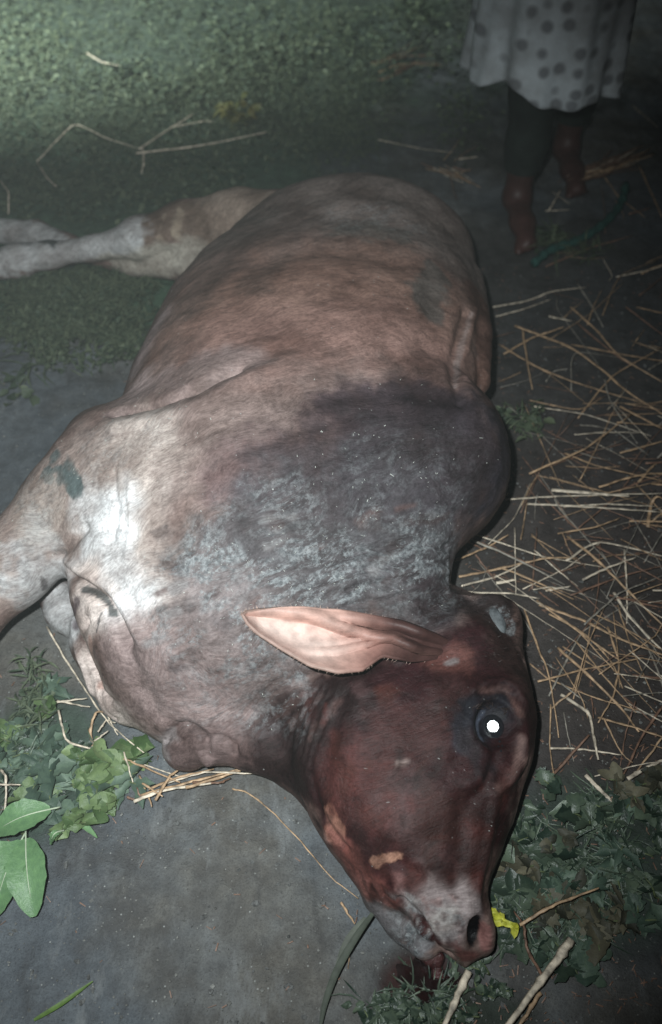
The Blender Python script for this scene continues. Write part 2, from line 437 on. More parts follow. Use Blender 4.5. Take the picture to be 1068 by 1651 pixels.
    hr = [xy(790, 968, .16), xy(820, 985, .16), xy(842, 1030, .15), xy(850, 1070, .15), xy(856, 1120, .14), xy(858, 1180, .14), xy(853, 1240, .13), xy(838, 1300, .12), xy(815, 1360, .11), xy(790, 1420, .10),
          xy(781, 1455, .09), xy(786, 1490, .07), xy(788, 1515, .05), xy(778, 1532, .035), xy(762, 1542, .03)]
    hy = lambda py, z: P(700, py, z).y
    ht = [(hy(965, .2), .22), (hy(1040, .24), .25), (hy(1120, .24), .255), (hy(1200, .23), .245), (hy(1280, .2), .22), (hy(1350, .18), .195), (hy(1420, .16), .165), (hy(1470, .13), .14),
          (hy(1510, .09), .11), (hy(1542, .03), .06)]
    v.loft(hl, hr, ht, pw=2.3, k=0.025)
    # cheek, cheekbone crest, brow, poll, muzzle
    v.ell(P(600, 1170, .17), (.085, .12, .075), yaw=R(20), k=0.04)
    v.cone(P(770, 1250, .205), .016, P(650, 1340, .185), .012, k=0.03)
    v.ell(P(832, 1165, .16), (.022, .075, .06), yaw=R(-4), k=0.025)
    v.cone(P(842, 1150, .175), .014, P(815, 1240, .185), .014, k=0.02)
    v.cone(P(745, 1110, .235), .010, P(830, 1105, .21), .012, k=0.025)
    v.ell(P(795, 1168, .222), (.030, .036, .022), k=0.02, cut=True)
    v.ell(P(800, 1000, .17), (.045, .04, .055), k=0.03)
    v.ell(P(740, 1035, .22), (.06, .05, .035), k=0.03)
    v.ell(P(735, 1478, .085), (.048, .048, .045), k=0.02)
    v.ell(P(784, 1508, .07), (.013, .024, .03), k=0.01)
    v.ell(P(752, 1525, .055), (.034, .020, .032), k=0.015)
    v.ell(P(700, 1478, .09), (.03, .035, .03), k=0.02)
    v.cone(P(769, 1492, .118), .015, P(765, 1508, .10), .0155, k=0.008, cut=True)
    # lips: a groove between the upper lip and the lower jaw
    v.chain([(P(625, 1440, .05), .038), (P(655, 1482, .04), .034), (P(685, 1520, .03), .024)], k=0.012)
    v.cone(P(648, 1452, .125), .008, P(686, 1499, .098), .014, k=0.006, cut=True)
    v.cone(P(686, 1499, .098), .014, P(722, 1538, .055), .012, k=0.006, cut=True)
    # furrow where the jaw meets the throat, and behind the shoulder
    v.cone(P(430, 1200, .2), .012, P(490, 1100, .27), .012, k=0.03, cut=True)
    # flatten what rests on the soil
    sl, X, Y, Z = v.box((-2, -2, -1), (3, 4, 1))
    v.F = np.maximum(v.F, (0.002 - Z) + 0 * X + 0 * Y).astype(np.float32)
    V, Fc = v.mesh()
    V = relax(V, Fc, 3, 0.5)
    return V, Fc

V, Fc = build_cow()
N = vnormals(V, Fc)

# projected helper for sculpt strokes: ray hits on the body
def make_bvh(V, Fc):
    return BVHTree.FromPolygons([tuple(x) for x in V.tolist()], [tuple(x) for x in Fc.tolist()])
bvh = make_bvh(V, Fc)
def hit(px, py, zf=0.15):
    d = ray(px, py).normalized()
    r = bvh.ray_cast(CAM, d)
    return np.array(r[0]) if r[0] is not None else np.array(P(px, py, zf))

def dist_line(V, pts):
    best = np.full(len(V), 9.0)
    if len(pts) == 1:
        return np.linalg.norm(V - pts[0], axis=1)
    for a, b in zip(pts[:-1], pts[1:]):
        ab = b - a; L = max(ab @ ab, 1e-9)
        t = np.clip((V - a) @ ab / L, 0, 1)
        best = np.minimum(best, np.linalg.norm(V - a - t[:, None] * ab, axis=1))
    return best

def sculpt(strokes):
    """strokes: (pixel polyline, half width m, height m) pushed along the normals with a gaussian profile"""
    global V, N
    D = np.zeros(len(V))
    for pts, wd, hh in strokes:
        d = dist_line(V, [hit(*p) for p in pts])
        D += hh * np.exp(-(d / wd) ** 2)
    V = V + N * D[:, None]
SC = []
# shoulder edge over the belly, behind the elbow
SC.append(([(186, 666), (250, 653), (320, 626), (380, 594)], .010, -.020))
SC.append(([(380, 594), (460, 560)], .02, -.008))
SC.append(([(190, 690), (260, 678), (330, 650), (400, 610)], .022, .010))
# flank lump by the spine: furrow on its inner side
SC.append(([(752, 505), (738, 560), (733, 610), (745, 645)], .013, -.012))
SC.append(([(765, 500), (752, 560), (750, 610)], .010, .006))
# loose neck skin: stacked folds running across to the nape
for k, (y, x0, dy, wd, hh) in enumerate([(862, 600, 6, .007, .004), (878, 560, 16, .006, -.005), (893, 520, 26, .007, .005), (905, 590, 14, .005, -.005), (920, 480, 40, .008, .005),
                                        (933, 560, 20, .005, -.006), (948, 610, 14, .006, .005), (957, 470, 48, .006, -.005)]):
    SC.append(([(x0, y + dy), ((x0 + 670) / 2, y + dy * .35), (670, y - 2), (722, y + 6 - k)], wd, hh))
for k in range(4):
    SC.append(([(440 + 8 * k, 1180 - 10 * k), (470 + 10 * k, 1130 - 12 * k), (520 + 8 * k, 1092 - 6 * k)], .006, -.005 if k % 2 else .005))
# creases at the armpit and on the chest fold
SC.append(([(97, 898), (118, 872), (135, 852)], .010, -.010))
SC.append(([(108, 922), (140, 948), (172, 972), (190, 1005), (200, 1035)], .011, -.022))
SC.append(([(200, 1035), (215, 1075), (222, 1110)], .014, -.008))
SC.append(([(108, 905), (140, 928), (178, 948), (204, 985), (230, 1035)], .012, .009))
SC.append(([(140, 1000), (143, 1060), (168, 1120), (208, 1175)], .006, -.011))
SC.append(([(120, 1000), (128, 1060), (150, 1115)], .008, .006))
SC.append(([(160, 1110), (185, 1160), (215, 1190)], .006, -.006))
SC.append(([(185, 760), (190, 820), (183, 870)], .006, -.004))
SC.append(([(210, 780), (212, 850), (205, 900)], .006, .004))
# face: tear trough, cheek line, lip wrinkles, folds above the eye
SC.append(([(800, 1215), (790, 1260), (765, 1290)], .010, -.006))
SC.append(([(846, 1190), (842, 1228), (820, 1260), (795, 1278)], .010, .008))
SC.append(([(500, 1250), (520, 1310), (560, 1370)], .008, -.005))
SC.append(([(550, 1125), (528, 1190), (522, 1260)], .018, -.007))
SC.append(([(800, 1290), (785, 1370), (770, 1440)], .010, .005))
SC.append(([(748, 1285), (742, 1360), (738, 1430)], .016, -.006))
SC.append(([(640, 1390), (700, 1425), (735, 1440)], .012, -.005))
SC.append(([(620, 1225), (660, 1226)], .010, .004))
SC.append(([(700, 1100), (720, 1170), (700, 1250)], .030, .004))
for k in range(5):
    SC.append(([(505 + 9 * k, 1100 + 6 * k), (478 + 9 * k, 1150 + 8 * k), (468 + 8 * k, 1200 + 8 * k)], .0045, -.0035))
for k in range(4):
    SC.append(([(700 + 14 * k, 1452 + 5 * k), (690 + 14 * k, 1475 + 5 * k)], .003, -.002))
for k in range(4):
    SC.append(([(560 + 18 * k, 1395 + 12 * k), (572 + 18 * k, 1430 + 10 * k)], .005, -.003))
SC.append(([(780, 1100), (810, 1095), (835, 1105)], .005, .004))
SC.append(([(775, 1118), (805, 1110), (832, 1120)], .004, -.004))
SC.append(([(470, 1255), (500, 1320), (530, 1355)], .006, .006))
SC.append(([(790, 1060), (820, 1055), (845, 1065)], .005, -.003))
# ribs and hip on the flank
SC.append(([(420, 420), (520, 400), (640, 420)], .045, -.010))
SC.append(([(560, 330), (640, 345)], .05, .012))
SC.append(([(690, 430), (700, 500), (690, 560)], .03, -.008))
def ring(cx, cy, a, b, t0, t1, rot=0, n=10):
    o = []
    for i in range(n + 1):
        t = R(t0 + (t1 - t0) * i / n); x = a * math.cos(t); y = b * math.sin(t); c, s_ = math.cos(R(rot)), math.sin(R(rot))
        o.append((cx + x * c - y * s_, cy + x * s_ + y * c))
    return o
SC.append((ring(795, 1168, 37, 42, 150, 340, 0, 14), .006, .0035))
SC.append((ring(797, 1172, 36, 40, 20, 130, 0, 8), .008, .002))
SC.append((ring(797, 1166, 48, 56, 200, 320, 0, 12), .004, -.003))
SC.append((ring(800, 1166, 58, 66, 235, 330, 0, 10), .006, .003))
SC.append((ring(300, 1208, 36, 36, 200, 380, 0, 10), .006, -.009))
SC.append((ring(352, 1212, 26, 24, 180, 360, 0, 8), .005, -.006))
SC.append((ring(398, 1208, 18, 18, 150, 380, 0, 8), .004, -.005))
for a_, wd_, h_ in (([(330, 765), (450, 705), (560, 668)], .012, -.0045), ([(420, 795), (540, 735), (640, 702)], .012, -.004), ([(400, 772), (510, 715), (600, 685)], .012, .003),
                    ([(520, 640), (640, 628), (730, 640)], .02, -.006), ([(260, 720), (330, 700), (400, 672)], .010, -.003), ([(460, 1010), (560, 968), (690, 955)], .008, .004),
                    ([(300, 860), (400, 815), (480, 800)], .02, -.004), ([(250, 930), (300, 1000), (310, 1080)], .02, -.005), ([(235, 1090), (250, 1150), (300, 1175)], .012, -.004)):
    SC.append((a_, wd_, h_))
sculpt(SC)
N = vnormals(V, Fc)
V = V + N * (0.0035 * fbm(V, 9, 3, 5) + 0.0014 * fbm(V, 38, 3, 8))[:, None]
_c, _s = math.cos(R(-34)), math.sin(R(-34))
_q = np.stack([(V[:, 0] * _c - V[:, 1] * _s) * .35, V[:, 0] * _s + V[:, 1] * _c, V[:, 2] * .7], 1)
_m = np.exp(-(dist_line(V, [hit(350, 950), hit(520, 900), hit(700, 860)]) / .14) ** 2)
V = V + N * (_m * .0034 * fbm(_q, 42, 4, 91) + .0010 * fbm(_q, 60, 3, 97))[:, None]
V[:, 2] = np.maximum(V[:, 2], 0.0)
N = vnormals(V, Fc)
bvh = make_bvh(V, Fc)

cow = bpy.data.objects.new('cow', None); COL.objects.link(cow)
cow.location = (0.0, 1.3, 0.0)
tag(cow, 'brown and grey humped cow lying dead on its side on the bare ground', 'cow')
bpy.context.view_layer.update()
def under(o, parent):
    o.parent = parent; o.matrix_parent_inverse = parent.matrix_world.inverted()
body = fast_mesh('body', V, Fc, M_COAT); under(body, cow)

def paint_coat():
    n = len(V); col = np.tile(np.array([0.19, 0.135, 0.12]), (n, 1)); dust = np.zeros(n); wet = np.zeros(n)
    w1 = fbm(V, 14, 4, 31); w2 = fbm(V * np.array([1, .5, 1]), 45, 3, 47)
    warp = np.stack([fbm(V, 8, 4, 61), fbm(V, 8, 4, 62), 0 * w1], 1) + 0.5 * np.stack([fbm(V, 40, 3, 63), fbm(V, 40, 3, 64), 0 * w1], 1)
    def stroke(pts, rad, c, amt=1.0, soft=0.5, ch='c', wob=0.4):
        d = dist_line(V + warp * min(0.06, rad * 1.9), [hit(*p) for p in pts]) / rad + w1 * wob + w2 * wob * 0.6
        s = np.clip((1 + soft / 2 - d) / soft, 0, 1); s = s * s * (3 - 2 * s) * amt
        if ch == 'c': col[:] = col * (1 - s[:, None]) + np.array(c) * s[:, None]
        elif ch == 'd': dust[:] = dust * (1 - s) + c * s
        else: wet[:] = wet * (1 - s) + c * s
    # hindquarters, flank
    stroke([(430, 330), (620, 330), (740, 400)], .20, (0.20, 0.165, 0.15), .9, 1.0)
    stroke([(430, 470), (640, 470)], .20, (0.32, 0.20, 0.16), .8, 1.2)
    stroke([(420, 560), (650, 560)], .14, (0.30, 0.19, 0.165), .8, 1.2)
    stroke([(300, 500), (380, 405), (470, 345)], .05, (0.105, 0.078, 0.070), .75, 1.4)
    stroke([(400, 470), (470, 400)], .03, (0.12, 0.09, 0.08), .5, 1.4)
    stroke([(215, 600), (262, 510)], .03, (0.33, 0.27, 0.27), .6, 1.4)
    stroke([(700, 440), (690, 500)], .035, (0.10, 0.11, 0.105), .7, .8)
    stroke([(540, 370), (640, 375)], .035, (0.12, 0.13, 0.12), .5, 1.0)
    stroke([(770, 480), (775, 620)], .05, (0.14, 0.085, 0.07), .85, .6)
    stroke([(762, 505), (747, 550), (738, 590), (734, 625)], .005, (0.36, 0.29, 0.27), .75, 1.6, wob=.9)
    stroke([(210, 640), (300, 610), (350, 590)], .05, (0.33, 0.26, 0.25), .8, 1.0)
    # shoulder, ribs behind hump
    stroke([(300, 700), (450, 700), (560, 680)], .15, (0.24, 0.185, 0.17), .8, 1.0)
    stroke([(560, 650), (700, 660)], .06, (0.060, 0.042, 0.048), .85, 1.0)
    stroke([(380, 760), (560, 710)], .06, (0.12, 0.080, 0.080), .75, 1.2)
    # hump and neck, dark grey
    stroke([(640, 760), (740, 745)], .155, (0.032, 0.026, 0.030), .95, 1.3)
    stroke([(380, 860), (440, 890)], .03, (0.085, 0.055, 0.055), .8, 1.0)
    stroke([(290, 940), (300, 1000)], .03, (0.13, 0.09, 0.085), .7, 1.0)
    stroke([(790, 680), (815, 740), (780, 830)], .04, (0.028, 0.026, 0.032), .8, 1.0)
    stroke([(500, 820), (680, 840)], .11, (0.060, 0.054, 0.060), .9, 1.2)
    stroke([(330, 940), (560, 920), (700, 930)], .10, (0.085, 0.080, 0.084), .9, 1.0)
    stroke([(300, 1020), (400, 1080)], .12, (0.25, 0.21, 0.205), .8, 1.0)
    stroke([(680, 960), (735, 960)], .035, (0.035, 0.026, 0.028), .9, .8)
    # chest and foreleg, pale
    stroke([(190, 720), (120, 780), (20, 900)], .10, (0.38, 0.31, 0.28), .85, .8)
    stroke([(210, 740), (200, 860), (190, 960)], .09, (0.55, 0.48, 0.44), .85, 1.0)
    stroke([(170, 820), (165, 890), (190, 955)], .068, (0.80, 0.80, 0.80), .95, .9)
    stroke([(145, 980), (150, 1080), (190, 1160)], .065, (0.78, 0.68, 0.63), .95, .8)
    stroke([(250, 1100), (280, 1150)], .10, (0.32, 0.25, 0.24), .8, .9)
    stroke([(150, 1040), (165, 1110)], .012, (0.62, 0.42, 0.36), .8, .8)
    stroke([(95, 750), (110, 765), (122, 782)], .020, (0.105, 0.135, 0.135), .85, .55, wob=.9)
    stroke([(88, 748), (100, 775), (125, 790)], .018, (0.105, 0.135, 0.135), .85, .55, wob=.9)
    stroke([(70, 772), (95, 760)], .009, (0.105, 0.135, 0.135), .9, .3, wob=.6)
    stroke([(75, 765), (80, 782)], .010, (0.105, 0.135, 0.135), .9, .3, wob=.9)
    stroke([(140, 950), (168, 968), (188, 992)], .007, (0.09, 0.10, 0.10), .9, .5, wob=.9)
    stroke([(165, 990), (158, 1015), (152, 1040)], .0022, (0.09, 0.09, 0.09), .8, .4, wob=1.6)
    stroke([(60, 900), (100, 990)], .06, (0.55, 0.55, 0.55), .95, .6)
    stroke([(118, 1000), (125, 970)], .010, (0.12, 0.09, 0.10), .8, .8)
    stroke([(70, 925), (72, 950)], .006, (0.14, 0.13, 0.13), .8, .6, wob=.9)
    stroke([(20, 800), (70, 830)], .05, (0.38, 0.33, 0.29), .5, .9)
    # brisket and dewlap
    stroke([(290, 1215), (350, 1210), (410, 1210)], .05, (0.14, 0.10, 0.095), .9, .6)
    stroke([(275, 1180), (262, 1195)], .018, (0.45, 0.42, 0.42), .7, .9)
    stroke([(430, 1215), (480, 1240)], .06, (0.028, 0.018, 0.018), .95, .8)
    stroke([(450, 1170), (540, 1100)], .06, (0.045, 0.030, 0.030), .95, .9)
    # head
    stroke([(600, 1150), (700, 1150), (780, 1090)], .13, (0.027, 0.0105, 0.0115), 1, .5)
    stroke([(620, 1300), (720, 1260), (800, 1150)], .115, (0.024, 0.0090, 0.0095), 1, .5)
    stroke([(650, 1400), (730, 1420)], .08, (0.040, 0.016, 0.0165), 1, .5)
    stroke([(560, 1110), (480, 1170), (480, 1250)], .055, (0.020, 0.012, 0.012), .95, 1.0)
    for q_ in ([(520, 1120), (470, 1165)], [(545, 1130), (500, 1185)], [(500, 1110), (445, 1150)]): stroke(q_, .008, (0.10, 0.065, 0.06), .6, 1.2, wob=.9)
    stroke([(640, 1180), (620, 1240), (640, 1300)], .045, (0.060, 0.024, 0.022), .8, 1.4)
    stroke([(830, 1060), (860, 1150)], .02, (0.018, 0.010, 0.009), .8, 1.2)
    stroke([(790, 1290), (775, 1400), (778, 1450)], .025, (0.022, 0.012, 0.011), .8, 1.2)
    for q_ in ([(600, 1420), (620, 1455)], [(580, 1395), (600, 1440)], [(640, 1410), (645, 1440)]): stroke(q_, .007, (0.30, 0.17, 0.16), .6, 1.2, wob=.9)
    stroke([(545, 1200), (570, 1290)], .030, (0.085, 0.036, 0.033), .85, 1.4)
    stroke([(700, 1130), (640, 1180)], .05, (0.070, 0.038, 0.037), .6, 1.2)
    stroke([(730, 1300), (745, 1400)], .05, (0.038, 0.019, 0.017), .8, 1.0)
    stroke([(660, 1240), (670, 1330)], .03, (0.085, 0.055, 0.054), .6, 1.2)
    stroke([(780, 990), (850, 1100)], .035, (0.030, 0.018, 0.016), .8, .9)
    stroke([(740, 960), (800, 965)], .03, (0.022, 0.016, 0.016), .9, .8)
    stroke([(690, 1060), (735, 1055)], .020, (0.115, 0.055, 0.048), .8, 1.6)
    stroke([(790, 1165)], .050, (0.014, 0.014, 0.018), .95, .7)
    stroke([(757, 1150), (752, 1190)], .022, (0.02, 0.022, 0.028), .8, 1.0)
    stroke([(790, 1240), (760, 1190)], .020, (0.022, 0.018, 0.020), .8, .9)
    stroke([(846, 1195), (843, 1225), (822, 1258), (805, 1270)], .006, (0.17, 0.115, 0.105), .8, 2.0)  # brow-ridge highlight painted as a pale crescent
    stroke([(775, 1112), (815, 1112), (843, 1150)], .005, (0.15, 0.095, 0.085), .6, 1.8)
    stroke(ring(797, 1172, 27, 30, 130, 230, 0, 6), .0035, (0.085, 0.095, 0.12), .8, .9)
    stroke([(640, 1228), (656, 1224)], .0055, (0.34, 0.27, 0.25), .8, 1.2)
    stroke([(538, 1316), (545, 1335), (541, 1356)], .012, (0.36, 0.19, 0.145), .95, .3, wob=1.3)
    stroke([(607, 1391), (622, 1384), (644, 1379)], .0065, (0.40, 0.23, 0.17), .95, .3, wob=1.4)
    stroke([(560, 1380), (600, 1440)], .030, (0.25, 0.11, 0.095), .8, .8)
    stroke([(690, 1465), (742, 1482)], .048, (0.34, 0.29, 0.285), .92, 1.0)
    stroke([(700, 1500), (715, 1475)], .016, (0.42, 0.40, 0.38), .7, 1.0)
    stroke([(661, 1446), (667, 1462), (676, 1480)], .0055, (0.70, 0.70, 0.70), .9, .9)  # white highlight along the lip edge, put into the coat colour
    stroke([(610, 1480), (655, 1510), (670, 1540)], .032, (0.16, 0.155, 0.16), .95, .6)
    stroke([(790, 1500), (785, 1530)], .010, (0.30, 0.15, 0.14), .8, .7)
    stroke([(768, 1488), (766, 1508)], .021, (0.006, 0.006, 0.007), 1, .3, wob=.1)
    stroke([(720, 1540), (760, 1545)], .014, (0.16, 0.07, 0.065), .8, .7)
    stroke([(672, 1482), (690, 1512), (712, 1538)], .012, (0.035, 0.010, 0.010), .95, .6)
    rr_ = random.Random(5)
    for _ in range(70):
        x_ = rr_.uniform(500, 840); y_ = rr_.uniform(1080, 1440)
        if x_ < 500 + (y_ - 1200) * .35 or x_ > 850 - max(0, y_ - 1250) * .35 or (abs(x_ - 795) < 60 and abs(y_ - 1170) < 70): continue
        L_ = rr_.uniform(5, 45); c_ = rr_.choice([(0.016, 0.008, 0.0075), (0.016, 0.008, 0.0075), (0.07, 0.042, 0.042), (0.075, 0.028, 0.025), (0.055, 0.022, 0.018)])
        stroke([(x_, y_), (x_ + rr_.uniform(-10, 10), y_ + L_)], rr_.uniform(.004, .016), c_, rr_.uniform(.35, .7), 1.6, wob=.9)
    for _ in range(26):
        x_ = rr_.uniform(655, 750); y_ = rr_.uniform(1435, 1525)
        stroke([(x_, y_), (x_ + rr_.uniform(-4, 8), y_ + rr_.uniform(2, 14))], rr_.uniform(.002, .006), rr_.choice([(0.08, 0.04, 0.038), (0.05, 0.025, 0.024), (0.36, 0.33, 0.32), (0.30, 0.21, 0.20)]), .7, 1.2, wob=.9)
    for _ in range(60):
        x_ = rr_.uniform(230, 720); y_ = rr_.uniform(820, 1150)
        if y_ > 1080 and x_ > 450: continue
        L_ = rr_.uniform(6, 40); stroke([(x_, y_), (x_ + L_, y_ - L_ * rr_.uniform(.15, .6))], rr_.uniform(.003, .011), rr_.choice([(0.07, 0.055, 0.055), (0.05, 0.042, 0.046), (0.12, 0.08, 0.075), (0.24, 0.23, 0.23)]), rr_.uniform(.4, .75), 1.2, wob=.9)
    # hind legs: pale with brown bands
    stroke([(400, 320), (340, 350)], .09, (0.36, 0.29, 0.24), .85, .6)
    stroke([(300, 350), (240, 370)], .07, (0.17, 0.125, 0.10), .9, .6)
    stroke([(290, 345), (285, 380)], .014, (0.34, 0.28, 0.22), .8, .6)
    stroke([(262, 350), (258, 385)], .010, (0.34, 0.28, 0.22), .6, .6)
    stroke([(200, 385), (60, 410), (-20, 420)], .06, (0.46, 0.46, 0.46), .95, .5)
    stroke([(100, 395), (60, 378), (-10, 372)], .05, (0.42, 0.42, 0.42), .95, .5)
    stroke([(310, 415), (200, 425)], .05, (0.42, 0.39, 0.34), .9, .5)
    stroke([(45, 392), (85, 390)], .018, (0.05, 0.055, 0.055), .95, .5)  # shade in the gap between the shanks, painted as a dark patch
    # dust
    stroke([(330, 935), (480, 905), (620, 885), (700, 890)], .080, .8, 1, 1.2, 'd')
    stroke([(600, 740), (720, 790)], .07, .22, .9, 1.2, 'd')
    stroke([(480, 800), (420, 850)], .06, .5, .9, 1.0, 'd')
    stroke([(340, 1010), (420, 1090)], .09, .7, .9, 1.0, 'd')
    stroke([(300, 1130), (380, 1140)], .05, .4, .9, 1.0, 'd')
    stroke([(150, 700), (250, 680)], .05, .35, .9, 1.0, 'd')
    stroke([(60, 800), (30, 860)], .05, .3, .9, 1.0, 'd')
    stroke([(800, 985), (818, 1020)], .016, .7, .9, .6, 'd')
    stroke([(560, 350), (640, 350)], .07, .35, .9, 1.0, 'd')
    stroke([(600, 1480), (660, 1520)], .035, .9, 1, .6, 'd')
    stroke([(700, 1480), (720, 1490)], .03, .4, 1, .9, 'd')
    for pts in ([(385, 862), (440, 888)], [(296, 945), (300, 1000)], [(455, 1010), (470, 1060)], [(560, 850), (640, 862)], [(345, 1020), (330, 1060)]): stroke(pts, .022, 0.0, .85, 1.0, 'd', wob=.8)
    # wet: nostril, tear, mouth
    stroke([(768, 1495)], .03, 1.0, 1, .5, 'w'); stroke([(680, 1495), (710, 1535), (740, 1550)], .02, 1.0, 1, .5, 'w'); stroke([(700, 1460), (750, 1480)], .04, .5, 1, 1., 'w')
    stroke([(795, 1200)], .03, .7, 1, .5, 'w')
    stroke([(620, 1150), (760, 1300)], .13, .42, .85, 1.0, 'w')
    lum = col.mean(1, keepdims=True); col = np.clip(lum + (col - lum) * np.where(lum > .12, 1.12, 1.25), .004, .9) * .95
    c4 = np.concatenate([col, np.ones((n, 1))], 1).astype(np.float32)
    a = body.data.attributes.new('coat', 'FLOAT_COLOR', 'POINT'); a.data.foreach_set('color', c4.ravel())
    a = body.data.attributes.new('dust', 'FLOAT', 'POINT'); a.data.foreach_set('value', dust.astype(np.float32))
    a = body.data.attributes.new('wet', 'FLOAT', 'POINT'); a.data.foreach_set('value', wet.astype(np.float32))
paint_coat()
#__PARTS__
# ------------------------------------------------------------------ eye, ear, horn bud, tongue, hooves
def nrm(v): return v / max(np.linalg.norm(v), 1e-9)
def hitn(px, py):
    d = ray(px, py).normalized(); r = bvh.ray_cast(CAM, d)
    return (Vector(r[0]), Vector(r[1])) if r[0] is not None else (P(px, py, .1), Vector((0, 0, 1)))

def uvsphere(c, r, seg=32, rings=20, squash=(1, 1, 1)):
    vs = []; fs = []
    for i in range(rings + 1):
        th = math.pi * i / rings
        for j in range(seg):
            a = 2 * math.pi * j / seg
            vs.append(Vector(c) + Vector((r * math.sin(th) * math.cos(a) * squash[0], r * math.sin(th) * math.sin(a) * squash[1], r * math.cos(th) * squash[2])))
    for i in range(rings):
        for j in range(seg):
            fs.append((i * seg + j, i * seg + (j + 1) % seg, (i + 1) * seg + (j + 1) % seg, (i + 1) * seg + j)[::-1])
    return vs, fs

M_EYE = simple('dark_eyeball', (0.012, 0.013, 0.016), 0.06, 0.2, 40, 0.7, 0.0, 0.0001, coat=1.0)
mt, n_, l_, p_ = nmat('shining_eye_reflector')
p_.inputs['Base Color'].default_value = (0.97, 0.98, 1, 1); p_.inputs['Metallic'].default_value = 1.0; p_.inputs['Roughness'].default_value = 0.25
M_TAP = mt
ec, en = hitn(795, 1170)
view = (CAM - ec).normalized()
eye = mesh_obj('eye', *uvsphere(ec + Vector((0, 0, -.010)), .0235, squash=(.95, 1.1, .9)), mat=M_EYE); under(eye, cow)
# retina shine: a small domed disc in the pupil that throws the torch back
def disc(c, nn, r, dome, seg=24, rings=5, jag=0.06):
    nn = nn.normalized(); a = nn.orthogonal().normalized(); b = nn.cross(a); vs = [c + nn * dome]; fs = []
    jr = [1 + random.uniform(-jag, jag) for _ in range(seg)]
    for i in range(1, rings + 1):
        q = i / rings
        for j in range(seg):
            t = 2 * math.pi * j / seg
            vs.append(c + (a * math.cos(t) + b * math.sin(t)) * r * q * jr[j] + nn * dome * (1 - q * q))
    for j in range(seg): fs.append((0, 1 + j, 1 + (j + 1) % seg))
    for i in range(rings - 1):
        for j in range(seg):
            k = 1 + i * seg; fs.append((k + j, k + seg + j, k + seg + (j + 1) % seg, k + (j + 1) % seg))
    return vs, fs
e_top = None
eb = BVHTree.FromPolygons([tuple(v.co) for v in eye.data.vertices], [tuple(p.vertices) for p in eye.data.polygons])
q = eb.ray_cast(CAM, ray(795, 1171).normalized())
ep = Vector(q[0]) if q[0] is not None else ec
hv = ((CAM - ep).normalized() + (LAMP - ep).normalized()).normalized()
pu = mesh_obj('pupil', *disc(ep + hv * .0012, hv, .0090, .0006), mat=M_TAP); under(pu, eye)

